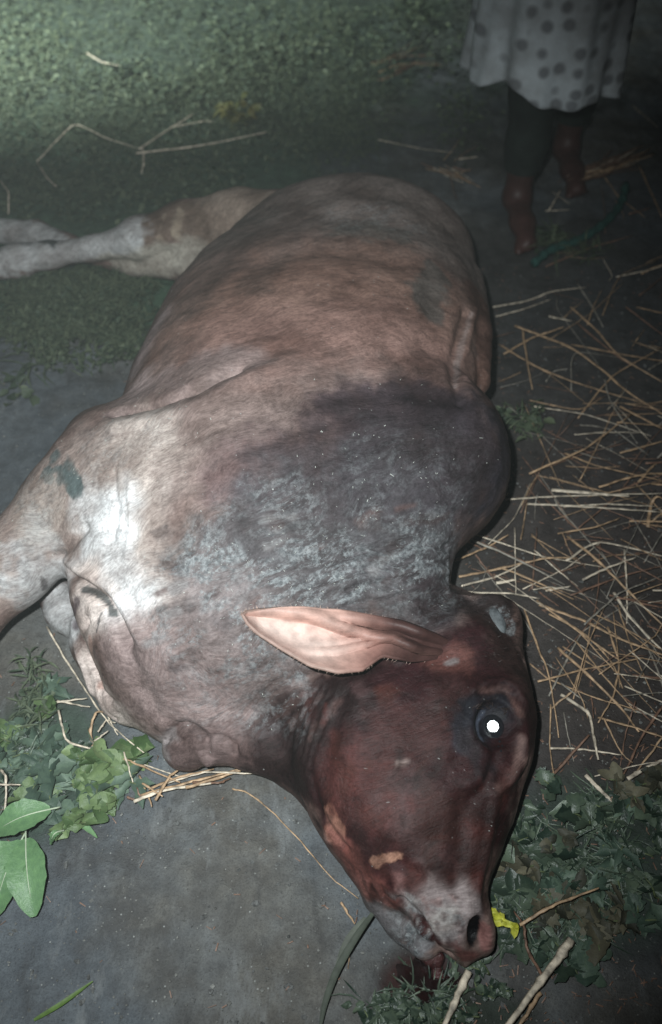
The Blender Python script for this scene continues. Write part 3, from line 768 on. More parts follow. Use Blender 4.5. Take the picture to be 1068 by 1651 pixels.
# ear: long leaf shaped, hollow side up, laid back over the neck
def ear():
    up = [(388, 990), (396, 984), (412, 981), (450, 978), (500, 979), (545, 983), (600, 992), (650, 1003), (700, 1022), (745, 1046)]
    lo = [(388, 991), (398, 1008), (415, 1024), (455, 1050), (500, 1076), (545, 1087), (585, 1083), (617, 1060), (665, 1069), (748, 1058)]
    nu, nv = 60, 30; U = np.linspace(0, 1, len(up))
    V1 = []
    col = []
    root_z = 0.262
    for i in range(nu + 1):
        u = i / nu
        a = (np.interp(u, U, [p[0] for p in up]), np.interp(u, U, [p[1] for p in up])); b = (np.interp(u, U, [p[0] for p in lo]), np.interp(u, U, [p[1] for p in lo]))
        for j in range(nv + 1):
            t = j / nv
            px = a[0] + (b[0] - a[0]) * t; py = a[1] + (b[1] - a[1]) * t
            hz_ = hit(px, py)[2]
            wv = math.sin(math.pi * t) ** 0.7
            z0 = .385 - .115 * u ** 1.2
            cup = -.026 * wv * math.sin(math.pi * min(1, u * 1.05 + .03)) ** .8
            # curled upper rim, two inner ridges
            rim = .014 * math.exp(-((t - .10) / .10) ** 2) * min(1, u * 2.2)
            r1 = .018 * math.exp(-((t - (.12 + .95 * max(0, u - .42))) / .07) ** 2) * min(1, max(0, (u - .32) * 5)) * (1 if u < .95 else 0)
            r2 = .010 * math.exp(-((t - (1.28 - 1.15 * u)) / .05) ** 2) * min(1, max(0, (u - .38) * 6)) * min(1, max(0, (.85 - u) * 6))
            r3 = .007 * math.exp(-((t - (1.05 - .95 * u)) / .04) ** 2) * min(1, max(0, (u - .42) * 6)) * min(1, max(0, (.8 - u) * 6))
            z = z0 + cup + rim + r1 + r2 + r3 + .002 * math.sin(px * .05 + py * .08)
            z = max(z, hz_ + .006) if u < .86 else hz_ + (z - hz_) * max(0, (1 - (u - .86) / .12)) ** 1.0 - .022 * max(0, (u - .84) / .16)
            V1.append(P(px, py, z))
            c = np.array((0.46, 0.28, 0.235)) * (1 + .25 * math.sin(px * .09 + 3 * t) * math.sin(t * 19 + px * .02))
            c = c * (1 - .25 * max(0, r1) * 60) if False else c
            bright = math.exp(-((t - .62) / .3) ** 2) * math.exp(-((u - .32) / .25) ** 2)
            c = c * (1 - bright) + np.array((.66, .53, .48)) * bright
            if t < .03 or t > .975 or u < .02: c = np.array((.30, .20, .17))
            k = min(1, max(0, (u - .52) / .18)) * .8; c = c * (1 - k) + np.array((.30, .15, .125)) * k
            k = min(1, max(0, (u - .66 + .10 * math.exp(-(t / .3) ** 2)) / .18)); c = c * (1 - k) + np.array((.055, .025, .022)) * k
            k = math.exp(-((t - (.2 + .95 * max(0, u - .42))) / .05) ** 2) * min(1, max(0, (u - .32) * 5)) * .4
            c = c * (1 - k) + np.array((.30, .16, .13)) * k
            col.append((*c, 1))
    W = nv + 1; fs = []
    for i in range(nu):
        for j in range(nv): fs.append((i * W + j, i * W + j + 1, (i + 1) * W + j + 1, (i + 1) * W + j)[::-1])
    o = mesh_obj('ear', V1, fs, vcol_mat('ear_skin', 'earcol', .55, .35, 260, .0012, 45))
    at = o.data.attributes.new('earcol', 'FLOAT_COLOR', 'POINT'); at.data.foreach_set('color', np.array(col, np.float32).ravel())
    md = o.modifiers.new('thick', 'SOLIDIFY'); md.thickness = .0045; md.offset = -1
    # hair fringe on the rims
    hv_, hf = [], []
    for i in range(1, nu):
        for j in (0, nv):
            for _ in range(random.choice([0, 1, 1, 2, 3])):
                p0 = Vector(V1[i * W + j]); pi_ = Vector(V1[i * W + (nv // 2)])
                out = (p0 - pi_).normalized(); L = random.uniform(.0015, .005)
                tgt = p0 + out * L + Vector((random.uniform(-.007, .002), random.uniform(-.003, .002), random.uniform(-.001, .003)))
                s_ = Vector((.0005, 0, 0)); k = len(hv_)
                hv_ += [p0 - out * .002 - s_, p0 - out * .002 + s_, tgt]; hf.append((k, k + 1, k + 2))
    fr = mesh_obj('ear_fringe', hv_, hf, simple('ear_hair', (.40, .29, .24), .6, .3, 50)); under(o, cow)
    bpy.context.view_layer.update(); fr.parent = o; fr.matrix_parent_inverse = o.matrix_world.inverted()
ear()
# far ear pressed under the head is out of sight; a short stub of horn sits in the hair of the poll
hp, hn = hitn(803, 1000)
M_HORN = simple('grey_horn', (0.12, 0.132, 0.14), .45, .4, 90, .4, .8, .002)
hb_v = []; hb_f = []
ax = (hn + Vector((.1, .1, .3))).normalized(); e2_ = (Vector((-.35, 1, 0)) - ax * Vector((-.35, 1, 0)).dot(ax)).normalized(); e1_ = ax.cross(e2_)
ring_r = [.021, .0205, .019, .016, .011, .005]; ring_h = [-.008, -.001, .002, .0045, .006, .0068]
for r_, h_ in zip(ring_r, ring_h):
    for j in range(20):
        t = 2 * math.pi * j / 20
        hb_v.append(hp + ax * (h_ + random.uniform(-.0008, .0008)) + (e1_ * math.cos(t) * .62 + e2_ * math.sin(t) * 1.25) * r_)
for i in range(len(ring_r) - 1):
    for j in range(20): hb_f.append((i * 20 + j, i * 20 + (j + 1) % 20, (i + 1) * 20 + (j + 1) % 20, (i + 1) * 20 + j))
hb_f.append(tuple(range(100, 120)))
hb = mesh_obj('horn_bud', hb_v, hb_f, M_HORN); under(hb, cow)

def tube(path, radii, seg=8, flat=1.0):
    vs = []; fs = []; n = len(path)
    prev = None
    for i, (p, r) in enumerate(zip(path, radii)):
        t = (path[min(i + 1, n - 1)] - path[max(i - 1, 0)]).normalized()
        up_ = Vector((0, 0, 1)) if abs(t.z) < .95 else Vector((1, 0, 0))
        s_ = t.cross(up_).normalized(); u_ = s_.cross(t)
        for j in range(seg):
            a = 2 * math.pi * j / seg
            vs.append(p + s_ * math.cos(a) * r + u_ * math.sin(a) * r * flat)
    for i in range(n - 1):
        for j in range(seg): fs.append((i * seg + j, i * seg + (j + 1) % seg, (i + 1) * seg + (j + 1) % seg, (i + 1) * seg + j)[::-1])
    fs.append(tuple(range(seg))); fs.append(tuple(range((n - 1) * seg, n * seg))[::-1])
    return vs, fs

def smooth_path(pts, n):
    pts = [Vector(p) for p in pts]; out = []
    ext = [pts[0] * 2 - pts[1]] + pts + [pts[-1] * 2 - pts[-2]]
    for i in range(n + 1):
        t = i / n * (len(pts) - 1); k = min(int(t), len(pts) - 2); f = t - k
        a, b, c, d = ext[k], ext[k + 1], ext[k + 2], ext[k + 3]
        out.append(.5 * ((2 * b) + (c - a) * f + (2 * a - 5 * b + 4 * c - d) * f * f + (3 * b - a - 3 * c + d) * f ** 3))
    return out

M_TONGUE = simple('wet_tongue', (0.060, 0.020, 0.020), .18, .45, 60, .6, .8, .003, coat=.5)
tp = smooth_path([P(692, 1512, .035), P(696, 1532, .025), P(703, 1555, .016), P(708, 1578, .010)], 14)
to = mesh_obj('tongue', *tube(tp, [.018 + .004 * math.sin(i) - .0006 * i for i in range(15)], 12, .55), mat=M_TONGUE); under(to, cow)

M_HOOF = simple('grey_hoof', (0.10, 0.105, 0.11), .5, .35, 60, .4, .6, .002)
def hoof(base, tip, r):
    d = (Vector(tip) - Vector(base)).normalized(); sd = d.cross(Vector((0, 0, 1))).normalized()
    vs, fs = [], []
    for s_ in (-1, 1):                                  # two cloven toes on one hoof
        o_ = Vector(base) + sd * s_ * r * .48
        pa = [o_ + (Vector(tip) - Vector(base)) * t + sd * s_ * r * .12 * t for t in (0, .3, .6, .85, 1)]
        a, b = tube(pa, [r * .62, r * .66, r * .58, r * .36, r * .12], 10, .9)
        k = len(vs); vs += a; fs += [tuple(x + k for x in f) for f in b]
    o = mesh_obj('hoof', vs, fs, M_HOOF); under(o, cow)
hoof(P(-20, 430, .045), P(-75, 440, .03), .046)
hoof(P(0, 372, .04), P(-60, 362, .028), .042)
hoof(P(-425, 1060, .05), P(-500, 1045, .03), .045)
hoof(P(56, 888, .035), P(48, 850, .02), .034)

tv_, tf_ = [], []
for px, py, r_ in ((806, 1196, .0022), (810, 1203, .0016), (804, 1204, .0014), (808, 1211, .0018), (803, 1190, .0012)):
    c_, n__ = hitn(px, py); a_, b_ = uvsphere(c_ + n__ * .0006, r_, 10, 6)
    dr = mesh_obj('tear_drop', a_, b_, M_EYE); under(dr, cow)
# lashes and stray long hairs at the poll
def hairs(name, seeds, n, L, dirv, mat, r=.0006):
    vs, fs = [], []
    for _ in range(n):
        px, py, rr = random.choice(seeds); px += random.gauss(0, rr); py += random.gauss(0, rr)
        p0, nn = hitn(px, py)
        d = (nn * random.uniform(.3, .9) + Vector(dirv) + Vector((random.gauss(0, .25), random.gauss(0, .25), random.gauss(0, .15)))).normalized()
        ln = L * random.uniform(.5, 1.2); sd = d.cross(nn).normalized() * r if d.cross(nn).length > 1e-4 else Vector((r, 0, 0))
        m_ = p0 + d * ln * .55; e_ = p0 + d * ln + nn * (-ln * .25)
        k = len(vs); vs += [p0 - nn * .001 - sd, p0 - nn * .001 + sd, m_ + sd * .7, m_ - sd * .7, e_]
        fs += [(k, k + 1, k + 2, k + 3), (k + 3, k + 2, k + 4)]
    return mesh_obj(name, vs, fs, mat)
M_DHAIR = simple('dark_hair', (0.03, 0.02, 0.018), .5, .4, 60)
po = hairs('poll_hair', [(770, 975, 16), (740, 975, 14), (820, 1000, 14), (835, 1040, 12), (700, 985, 14), (790, 1050, 16)], 500, .010, (.2, -.3, .0), M_DHAIR); under(po, cow)
el = hairs('eyelashes', [(770, 1142, 4), (785, 1135, 4), (800, 1136, 4), (815, 1146, 4)], 60, .014, (.1, .35, .0), M_DHAIR); under(el, cow)

# ------------------------------------------------------------------ straw
STRAW = [simple('straw_' + nm, c, .45, .6, 75, .5, .5, .0012) for nm, c in (('pale', (.62, .53, .42)), ('tan', (.42, .28, .17)), ('brown', (.20, .115, .08)), ('grey', (.26, .235, .20)))]
M_GREENB = simple('green_blade', (.10, .17, .04), .5, .3, 60)
def gz(): return 0.004
def lay(pts, r, lift=None):
    """pixel polyline on the soil -> stalk path in metres"""
    q = []
    n = len(pts)
    for i, p in enumerate(pts):
        z = (lift[i] if lift else 0.006 + 0.012 * math.sin(math.pi * i / max(1, n - 1)) * random.random()) + r
        q.append(P(p[0], p[1], z))
    return q
def stalk_mesh(path, r, seg=6):
    n = max(8, int(len(path) * 4)); a_ = smooth_path(path, n); rad = []
    path = [Vector(p) for p in path]; b_ = []
    for i in range(n + 1):
        t = i / n * (len(path) - 1); k = min(int(t), len(path) - 2); b_.append(path[k].lerp(path[k + 1], t - k))
    kk = random.choice([.15, .4, .7]); sp = [x.lerp(y, 1 - kk) for x, y in zip(a_, b_)]
    node = random.uniform(.2, .45)
    for i in range(n + 1):
        t = i / n; rr = r * (1 - .45 * t)
        for nd in (node, node + .35):
            if abs(t - nd) < .5 / n: rr *= 1.35
        rad.append(rr)
    j = min(r * .5, .0008)
    sp = [s_ + Vector((random.uniform(-j, j), random.uniform(-j, j), 0)) for s_ in sp]
    return tube(sp, rad, seg, random.choice([1, .45, .35, .3]))
def stalk(pts, r, m, label, group, name='straw_stalk', cat='straw', lift=None):
    vs, fs = stalk_mesh(lay(pts, r, lift), r)
    o = mesh_obj(name, vs, fs, m)
    return tag(o, label, cat, group)

ORD = ['topmost', 'second from the top', 'third from the top', 'fourth from the top', 'fifth from the top', 'sixth from the top', 'seventh from the top', 'eighth from the top']
ORX = ['leftmost', 'second from the left', 'third from the left', 'fourth from the left', 'fifth from the left', 'sixth from the left', 'seventh from the left', 'eighth from the left']
CLS = {}
def classify(o, phrase, key, horizontal=False): CLS.setdefault((phrase, horizontal), []).append((key, o))
def write_labels():
    for (ph, hz_), lst in CLS.items():
        lst.sort(key=lambda t: t[0]); words = ORX if hz_ else ORD
        for i, (k_, o) in enumerate(lst):
            if len(lst) == 1: o['label'] = ph.replace('straws', 'straw').replace('weeds', 'weed').replace('twigs', 'twig', 1)
            elif len(lst) <= 15:
                i2 = len(lst) - 1 - i
                w_ = words[i] if i < 8 else (('lowest' if not hz_ else 'rightmost') if i2 == 0 else words[i2].replace('from the top', 'from below').replace('from the left', 'from the right'))
                o['label'] = (w_ + ' of the ' + ph)
            else: o['label'] = 'one of the ' + ph
CN = {'straw_pale': 'pale', 'straw_tan': 'tan', 'straw_brown': 'brown', 'straw_grey': 'grey'}
def straw_phrase(pts, r, m, where=None):
    x = sum(p[0] for p in pts) / len(pts); y = sum(p[1] for p in pts) / len(pts)
    dx, dy = pts[-1][0] - pts[0][0], pts[-1][1] - pts[0][1]
    L = math.hypot(dx, dy); ang = abs(math.degrees(math.atan2(dy, dx))) % 180
    sl = 'level' if min(ang, 180 - ang) < 15 else ('upright' if 60 < ang < 120 else 'slanting')
    th = 'thick' if r > .0026 else ('thin' if r < .0014 else 'slim')
    ln = 'long' if L > 150 else 'short'
    if where is None:
        where = ('beyond the rump' if y < 470 else 'beside the flank' if y < 660 else 'beside the hump' if y < 860 else 'behind the poll' if y < 1010 else 'beside the forehead' if y < 1160 else 'above the right weeds')
        if x > 975: where = where.replace('above the right weeds', 'above the weeds') + ', outer'
    return f'{ln} {th} {CN[m.name]} {sl} straws {where}'
GR = 'loose dry straw stalks strewn along the back of the cow'
LB = 'dry straw stalk in the tangle strewn along the back of the cow'
D = [([(795, 495), (850, 485), (890, 470), (945, 463)], .0034, 0), ([(800, 510), (840, 500), (890, 482)], .0026, 0), ([(830, 525), (870, 540), (920, 560), (970, 595), (1010, 630), (1075, 672)], .0045, 1),
 ([(805, 555), (860, 588), (910, 610), (970, 630), (1040, 650)], .0030, 1), ([(885, 510), (925, 518)], .0045, 0), ([(920, 495), (960, 530), (1000, 575), (1075, 620)], .0036, 1),
 ([(930, 520), (990, 570), (1020, 590)], .0030, 2), ([(1000, 655), (1075, 695)], .0034, 1), ([(1010, 495), (1075, 545)], .003, 2), ([(1000, 730), (1075, 710)], .0028, 1),
 ([(910, 730), (960, 750), (1075, 777)], .0024, 1), ([(890, 790), (960, 795), (1015, 800)], .0050, 0), ([(815, 805), (900, 800), (1075, 795)], .0026, 0), ([(850, 812), (960, 818), (1075, 826)], .0028, 0),
 ([(840, 870), (845, 840), (850, 810)], .0016, 1), ([(728, 885), (770, 850), (820, 795)], .0024, 1), ([(732, 905), (790, 880), (820, 862)], .0026, 1), ([(900, 860), (960, 850), (1000, 835)], .0022, 1),
 ([(1045, 850), (1050, 812), (1060, 800), (1075, 808)], .0045, 1), ([(915, 865), (960, 900), (1010, 950), (1075, 1015)], .0032, 1), ([(960, 880), (1010, 905), (1075, 940)], .0030, 2),
 ([(880, 805), (940, 860), (990, 870)], .0020, 2), ([(740, 930), (800, 918), (880, 900), (930, 900)], .0032, 1), ([(745, 945), (800, 930), (850, 905)], .0024, 0), ([(755, 955), (825, 957), (870, 965)], .0022, 0),
 ([(800, 940), (830, 935)], .0042, 0), ([(880, 952), (920, 945)], .0030, 0), ([(870, 975), (940, 1000), (1000, 1030), (1075, 1058)], .0036, 1), ([(990, 955), (1020, 1000), (1075, 1055)], .0036, 0),
 ([(845, 980), (870, 1050), (885, 1085), (902, 1190)], .0022, 1), ([(855, 1070), (885, 1095), (960, 1125), (1030, 1145)], .0020, 1), ([(885, 990), (940, 1020), (985, 1065), (1005, 1110)], .0022, 1),
 ([(980, 1010), (1000, 1070), (990, 1120), (965, 1165)], .0024, 1), ([(900, 1045), (950, 1090), (1000, 1140), (1030, 1180)], .0032, 1), ([(905, 1120), (950, 1150), (960, 1200), (965, 1225)], .0034, 0),
 ([(1075, 1130), (1040, 1180), (1010, 1240), (985, 1290)], .0026, 2), ([(1075, 1180), (1030, 1240), (985, 1290)], .0020, 1), ([(1012, 1255), (1040, 1240), (1075, 1222)], .0042, 0),
 ([(870, 1262), (900, 1240), (950, 1185)], .0036, 2), ([(1025, 1130), (1010, 1180), (1000, 1235)], .0014, 2), ([(975, 1160), (1000, 1210), (1020, 1230)], .0018, 1), ([(920, 960), (1000, 930), (1075, 910)], .0022, 2),
 ([(830, 850), (832, 960)], .0014, 0), ([(858, 950), (866, 850)], .0014, 2), ([(945, 1250), (970, 1275), (988, 1292)], .0045, 0), ([(880, 430), (950, 400), (1020, 380)], .0026, 2),
 ([(885, 340), (905, 305)], .0030, 0), ([(880, 340), (920, 338)], .0030, 0), ([(1020, 170), (1060, 205)], .004, 3), ([(1030, 265), (1050, 310), (1068, 350)], .0034, 1), ([(1015, 345), (1050, 335)], .003, 2),
 ([(960, 265), (1000, 320), (1040, 350)], .0024, 1), ([(790, 545), (830, 535)], .0016, 2)]
for pts, r, m in D:
    r *= .95
    o = stalk(pts, r, STRAW[m], LB, GR, lift=[random.uniform(.004, .03) for _ in pts]); classify(o, straw_phrase(pts, r, STRAW[m]), sum(p[1] for p in pts) / len(pts))
def inside(px, py):
    if py < 300: return px > 900
    if py < 470: return px > 880
    if py < 660: return px > 800 + max(0, (px - 900)) * 0
    if py < 860: return px > 835
    if py < 960: return px > 735
    return px > 865
k = 0
while k < 190:
    px = random.uniform(740, 1075); py = random.triangular(250, 1270, 980)
    if not inside(px, py): continue
    sc = (1.5 / P(px, py).length if False else 1430 / ((P(px, py) - CAM).dot(FW)))
    L = random.uniform(.05, .30) * sc
    a = random.choice([random.gauss(R(35), R(18)), random.gauss(R(35), R(18)), random.gauss(R(-22), R(12)), random.gauss(R(3), R(8)), random.gauss(R(72), R(15)), random.gauss(R(-60), R(12))])
    bx = random.gauss(0, .035 if random.random() < .6 else .14) * L
    e = (px + L * math.cos(a), py + L * math.sin(a) * .8)
    if not inside(*e) or e[1] > 1290: continue
    mid = ((px + e[0]) / 2 + bx, (py + e[1]) / 2 + bx)
    rr_ = random.choice([random.uniform(.0007, .0014), random.uniform(.0012, .0028)]); mm_ = random.choice([STRAW[1], STRAW[1], STRAW[2], STRAW[3], STRAW[0]])
    o = stalk([(px, py), mid, e], rr_, mm_, LB, GR, lift=[random.uniform(0, .03), random.uniform(.004, .035), random.uniform(0, .03)])
    classify(o, straw_phrase([(px, py), mid, e], rr_, mm_), mid[1]); k += 1
# bundle of straw further back on the right
for i in range(34):
    x0 = random.uniform(915, 950); y0 = random.uniform(272, 292)
    r_, m_ = random.uniform(.0015, .0035), random.choice(STRAW[:3])
    o = stalk([(x0, y0), (x0 + 45, y0 - 10 + random.uniform(-5, 5)), (x0 + random.uniform(70, 130), y0 - random.uniform(20, 46))], r_, m_,
          'dry straw stalk in the flattened bundle beside the bare foot', 'straw stalks of the flattened bundle beside the foot', lift=[random.uniform(.01, .05)] * 3); classify(o, straw_phrase([(0, 0), (100, -30)], r_, m_, 'bundled by the foot').replace('short ', '').replace('slanting ', ''), y0)
for i in range(16):
    x0 = random.uniform(650, 735); y0 = random.uniform(255, 280); a = random.gauss(R(5), R(28)); L = random.uniform(20, 60)
    r_, m_ = random.uniform(.0015, .003), random.choice(STRAW[:3])
    o = stalk([(x0, y0), (x0 + L * .5 * math.cos(a), y0 + L * .5 * math.sin(a) + random.uniform(-4, 4)), (x0 + L * math.cos(a), y0 + L * math.sin(a))], r_, m_,
          'short dry straw scrap in the small heap behind the rump', 'straw scraps of the small heap behind the rump', lift=[random.uniform(.01, .06)] * 3); classify(o, straw_phrase([(0, 0), (100, -30)], r_, m_, 'heaped behind the rump').replace('slanting ', ''), x0, True)
for i in range(9):
    x0 = random.uniform(595, 640); y0 = random.uniform(95, 130)
    o = stalk([(x0, y0), (x0 + 30, y0 - 12), (x0 + random.uniform(50, 85), y0 - random.uniform(10, 38))], random.uniform(.0018, .003), STRAW[random.choice([1, 2])],
          'dim straw stalk in the loose wisp far behind the rump', 'straw stalks of the wisp far behind the rump', lift=[random.uniform(.01, .04)] * 3); classify(o, 'dim straws in the wisp far behind the rump', y0)
# twigs over the weeds at the far left
for pts in ([(60, 260), (120, 200), (170, 222), (225, 240)], [(225, 240), (270, 210), (312, 184)], [(220, 247), (300, 238), (350, 230), (430, 213)], [(140, 85), (165, 100), (195, 106)], [(610, 225), (680, 240), (730, 246)],
            [(0, 290), (14, 310), (14, 345)], [(90, 300), (75, 285), (60, 262)], [(230, 235), (232, 262), (228, 280)], [(275, 205), (330, 195), (345, 196)]):
    o = stalk(pts, .0030, STRAW[0], 'thin pale twig lying on the weeds behind the hind legs', 'pale twigs lying on the weeds behind the hind legs', 'twig', 'twig', lift=[random.uniform(.03, .07) for _ in pts]); classify(o, 'pale twigs on the weeds behind the hind legs', pts[0][0], True)
# straw by the brisket
B = [([(75, 1010), (110, 1070), (140, 1115), (178, 1168), (232, 1214)], .0019, 0), ([(95, 1145), (108, 1195), (180, 1215), (290, 1252)], .0022, 0), ([(152, 1212), (146, 1182), (150, 1160), (157, 1148), (168, 1148)], .0030, 1),
 ([(90, 1132), (140, 1126)], .0020, 0), ([(92, 1130), (145, 1140)], .0020, 0), ([(152, 1195), (175, 1178)], .0018, 0), ([(215, 1292), (260, 1275), (340, 1262)], .0034, 0), ([(228, 1282), (310, 1260), (395, 1238)], .0030, 1),
 ([(260, 1265), (330, 1245), (425, 1248)], .0024, 0), ([(180, 1215), (240, 1240), (290, 1262)], .0022, 1), ([(150, 1195), (160, 1225), (175, 1257)], .0016, 0), ([(200, 1212), (215, 1262)], .0016, 0),
 ([(225, 1250), (245, 1300)], .0020, 1), ([(250, 1290), (275, 1250), (300, 1235)], .0028, 1), ([(300, 1270), (360, 1252), (400, 1236)], .0030, 1), ([(240, 1272), (290, 1252), (345, 1240)], .0026, 1), ([(205, 1285), (230, 1294), (220, 1270)], .0024, 2),
 ([(230, 1262), (262, 1284)], .0020, 1), ([(310, 1262), (352, 1262), (372, 1255)], .0026, 2), ([(172, 1150), (190, 1185)], .0016, 0), ([(158, 1180), (172, 1160), (186, 1166)], .0018, 0)]
for pts, r, m in B:
    o = stalk(pts, r, STRAW[m], 'pale straw stalk beside the brisket and folded foreleg', 'straw stalks beside the brisket', lift=[random.uniform(.004, .03) for _ in pts]); classify(o, straw_phrase(pts, r, STRAW[m], 'beside the brisket'), sum(p[1] for p in pts) / len(pts))
stalk([(0, 1240), (10, 1252), (10, 1290), (6, 1325)], .0024, STRAW[0], 'bent pale straw standing in the weeds at the left edge', None, lift=[.03, .05, .04, .02])
stalk([(-8, 1265), (34, 1265)], .0018, STRAW[0], 'short straight straw lying across the weeds at the left edge', None, lift=[.05, .05])
stalk([(375, 1272), (400, 1278), (440, 1310), (490, 1362), (535, 1415), (578, 1448)], .0015, STRAW[1], 'long thin straw arching over bare soil beside the jaw', None, lift=[.008] * 6)
stalk([(550, 1455), (572, 1490)], .0022, STRAW[1], 'short straw stub on the soil beside the chin', None, lift=[.004, .004])
stalk([(566, 1518), (561, 1562)], .0013, STRAW[1], 'tiny reddish straw on the soil left of the tongue', None, lift=[.004, .004])
stalk([(922, 1515), (895, 1552), (860, 1598), (810, 1665)], .0072, STRAW[0], 'thick broken straw cane at the lower right', None, 'cane', 'cane', lift=[.03, .03, .03, .03])
stalk([(756, 1566), (735, 1612), (712, 1665)], .0062, STRAW[0], 'thick straw cane pointing up at the muzzle', None, 'cane', 'cane', lift=[.02, .02, .02])
stalk([(872, 1600), (850, 1635), (830, 1665)], .0034, STRAW[1], 'slim split cane beside the thick broken cane', None, 'cane', 'cane', lift=[.01, .01, .01])
stalk([(838, 1492), (880, 1466), (915, 1450), (965, 1432)], .0028, STRAW[1], 'thin reddish twig lying in the weeds by the muzzle', None, 'twig', 'twig', lift=[.05, .06, .06, .06])
stalk([(875, 1575), (850, 1530), (845, 1495), (830, 1470)], .0026, STRAW[2], 'dark forked twig between the muzzle and the weeds', None, 'twig', 'twig', lift=[.03, .05, .05, .04])

# ------------------------------------------------------------------ leaves and weeds
def leaf_mat(name, a, b, rough=.45):
    m, n, l, p = nmat(name); v = coords(n, l)
    oi = n.new('ShaderNodeAttribute'); oi.attribute_name = 'leafv'
    c = mixc(n, l, oi.outputs['Fac'], a, b)
    f = noise(n, l, v, 120, 4, .6)
    c = mixc(n, l, ramp(n, l, f, [(.35, .0), (.7, .7)]), c, mixc(n, l, 1.0, c, (1.5, 1.45, 1.3), 'MULTIPLY'))
    l.new(c, p.inputs['Base Color']); p.inputs['Roughness'].default_value = rough; p.inputs['Specular IOR Level'].default_value = .4
    l.new(bump(n, l, noise(n, l, v, 300, 3), .5, .0015), p.inputs['Normal'])
    return m
M_LEAF = leaf_mat('weed_leaves', (.016, .030, .022), (.095, .128, .092), .38)
M_LEAF2 = leaf_mat('wilted_leaves', (.024, .026, .018), (.12, .11, .075), .6)
M_LEAF3 = leaf_mat('grey_green_leaves', (.040, .068, .052), (.11, .16, .12), .55)
M_LEAF4 = leaf_mat('yellow_green_leaves', (.05, .09, .035), (.15, .21, .10), .5)
M_LEAFB = leaf_mat('broad_leaves', (.09, .18, .085), (.14, .25, .125))
M_LEAFD = leaf_mat('dim_leaves', (.030, .048, .030), (.085, .105, .065), .65)
M_VEIN = simple('leaf_vein', (.45, .52, .38), .5, .2, 60)
M_STEM = simple('weed_stem', (.12, .15, .07), .5, .3, 60)

def leaf(vs, fs, vals, base, dirv, L, W, droop, val, lobes=0, n=8, roll=0.0):
    d = Vector(dirv).normalized(); sd = d.cross(Vector((0, 0, 1)))
    sd = sd.normalized() if sd.length > 1e-4 else Vector((1, 0, 0))
    if roll: sd = (Matrix.Rotation(roll, 3, d) @ sd)
    up_ = sd.cross(d)
    k = len(vs); bend = random.gauss(0, .22)
    for i in range(n + 1):
        t = i / n
        w_ = W * (math.sin(math.pi * min(1, t * .93 + .05)) ** .75) * (1 - .25 * t)
        if lobes: w_ *= 1 + .28 * math.sin(t * math.pi * lobes * 2)
        c = base + d * L * t + Vector((0, 0, -droop * L * t * t)) + sd * (bend * L * t * t)
        w_ *= random.uniform(.88, 1.12)
        vs += [c + sd * w_ + up_ * w_ * .35, c + sd * w_ * .5 + up_ * w_ * .1, c, c - sd * w_ * .5 + up_ * w_ * .1, c - sd * w_ + up_ * w_ * .35]
        vals += [val] * 5
    for i in range(n):
        for j in range(4): a = k + i * 5 + j; fs.append((a, a + 1, a + 6, a + 5))

def leaf_obj(name, vs, fs, vals, mat, parent=None):
    o = mesh_obj(name, vs, fs, mat, parent)
    at = o.data.attributes.new('leafv', 'FLOAT', 'POINT'); at.data.foreach_set('value', np.array(vals, np.float32))
    return o

def weed(base, nl, L, W, h, spread, mat, label, group, name='leafy_weed', lobes=0, cat='weed'):
    root = bpy.data.objects.new(name, None); COL.objects.link(root); root.location = base
    tag(root, label, cat, group)
    vs, fs, vals = [], [], []; sv, sf = [], []
    ns = max(2, nl // 6)
    for s_ in range(ns):
        a = random.uniform(0, 2 * math.pi); tipv = Vector((math.cos(a) * spread * random.uniform(.3, 1), math.sin(a) * spread * random.uniform(.3, 1), h * random.uniform(.5, 1)))
        pth = smooth_path([Vector((0, 0, -.004)), tipv * .5 + Vector((0, 0, h * .2)), tipv], 6)
        a_, b_ = tube(pth, [.0022 - .0002 * i for i in range(7)], 5); k = len(sv); sv += a_; sf += [tuple(x + k for x in f) for f in b_]
        for q in range(nl // ns):
            t = random.uniform(.25, 1); p0 = pth[int(t * 6)]; aa = random.uniform(0, 2 * math.pi)
            leaf(vs, fs, vals, p0, (math.cos(aa), math.sin(aa), random.uniform(-.1, .65)), L * random.uniform(.55, 1.15), W * random.uniform(.6, 1.1), random.uniform(.1, .6), random.random() ** 1.5, lobes, roll=random.gauss(0, .45))
    leaf_obj('foliage', vs, fs, vals, mat, root); mesh_obj('stem', sv, sf, M_STEM, root)
    return root

def weed_phrase(px, py, lobes, n, where):
    return ('bushy ' if n > 17 else 'sparse ') + ('lobed' if lobes else 'smooth') + ' weeds ' + where
GW = 'low leafy weeds on the right of the muzzle'
spots = []
tries = 0
while len(spots) < 40 and tries < 5000:
    tries += 1
    px = random.uniform(800, 1075); py = random.uniform(1265, 1540)
    if px < 845 and py < 1330: continue
    if py > 1500 - (px - 900) * .0 and px > 960: continue
    if py < 1330 and px < 900 and random.random() < .5: continue
    if any(abs(px - a) < 16 and abs(py - b) < 16 for a, b in spots): continue
    spots.append((px, py))
for px, py in spots:
    nn_ = random.randint(10, 20); lb_ = random.choice([0, 2, 3])
    o = weed(P(px, py), nn_, random.uniform(.020, .050), random.uniform(.009, .021), random.uniform(.012, .04), .045, random.choice([M_LEAF, M_LEAF, M_LEAF2, M_LEAF3]), 'x', GW, lobes=lb_)
    classify(o, weed_phrase(px, py, lb_, nn_, ('by the snout' if px < 900 else 'at the right edge' if px > 990 else 'under the straw') if py < 1410 else ('by the nostril' if px < 900 else 'at bottom right' if px > 990 else 'above the cane')), px, True)
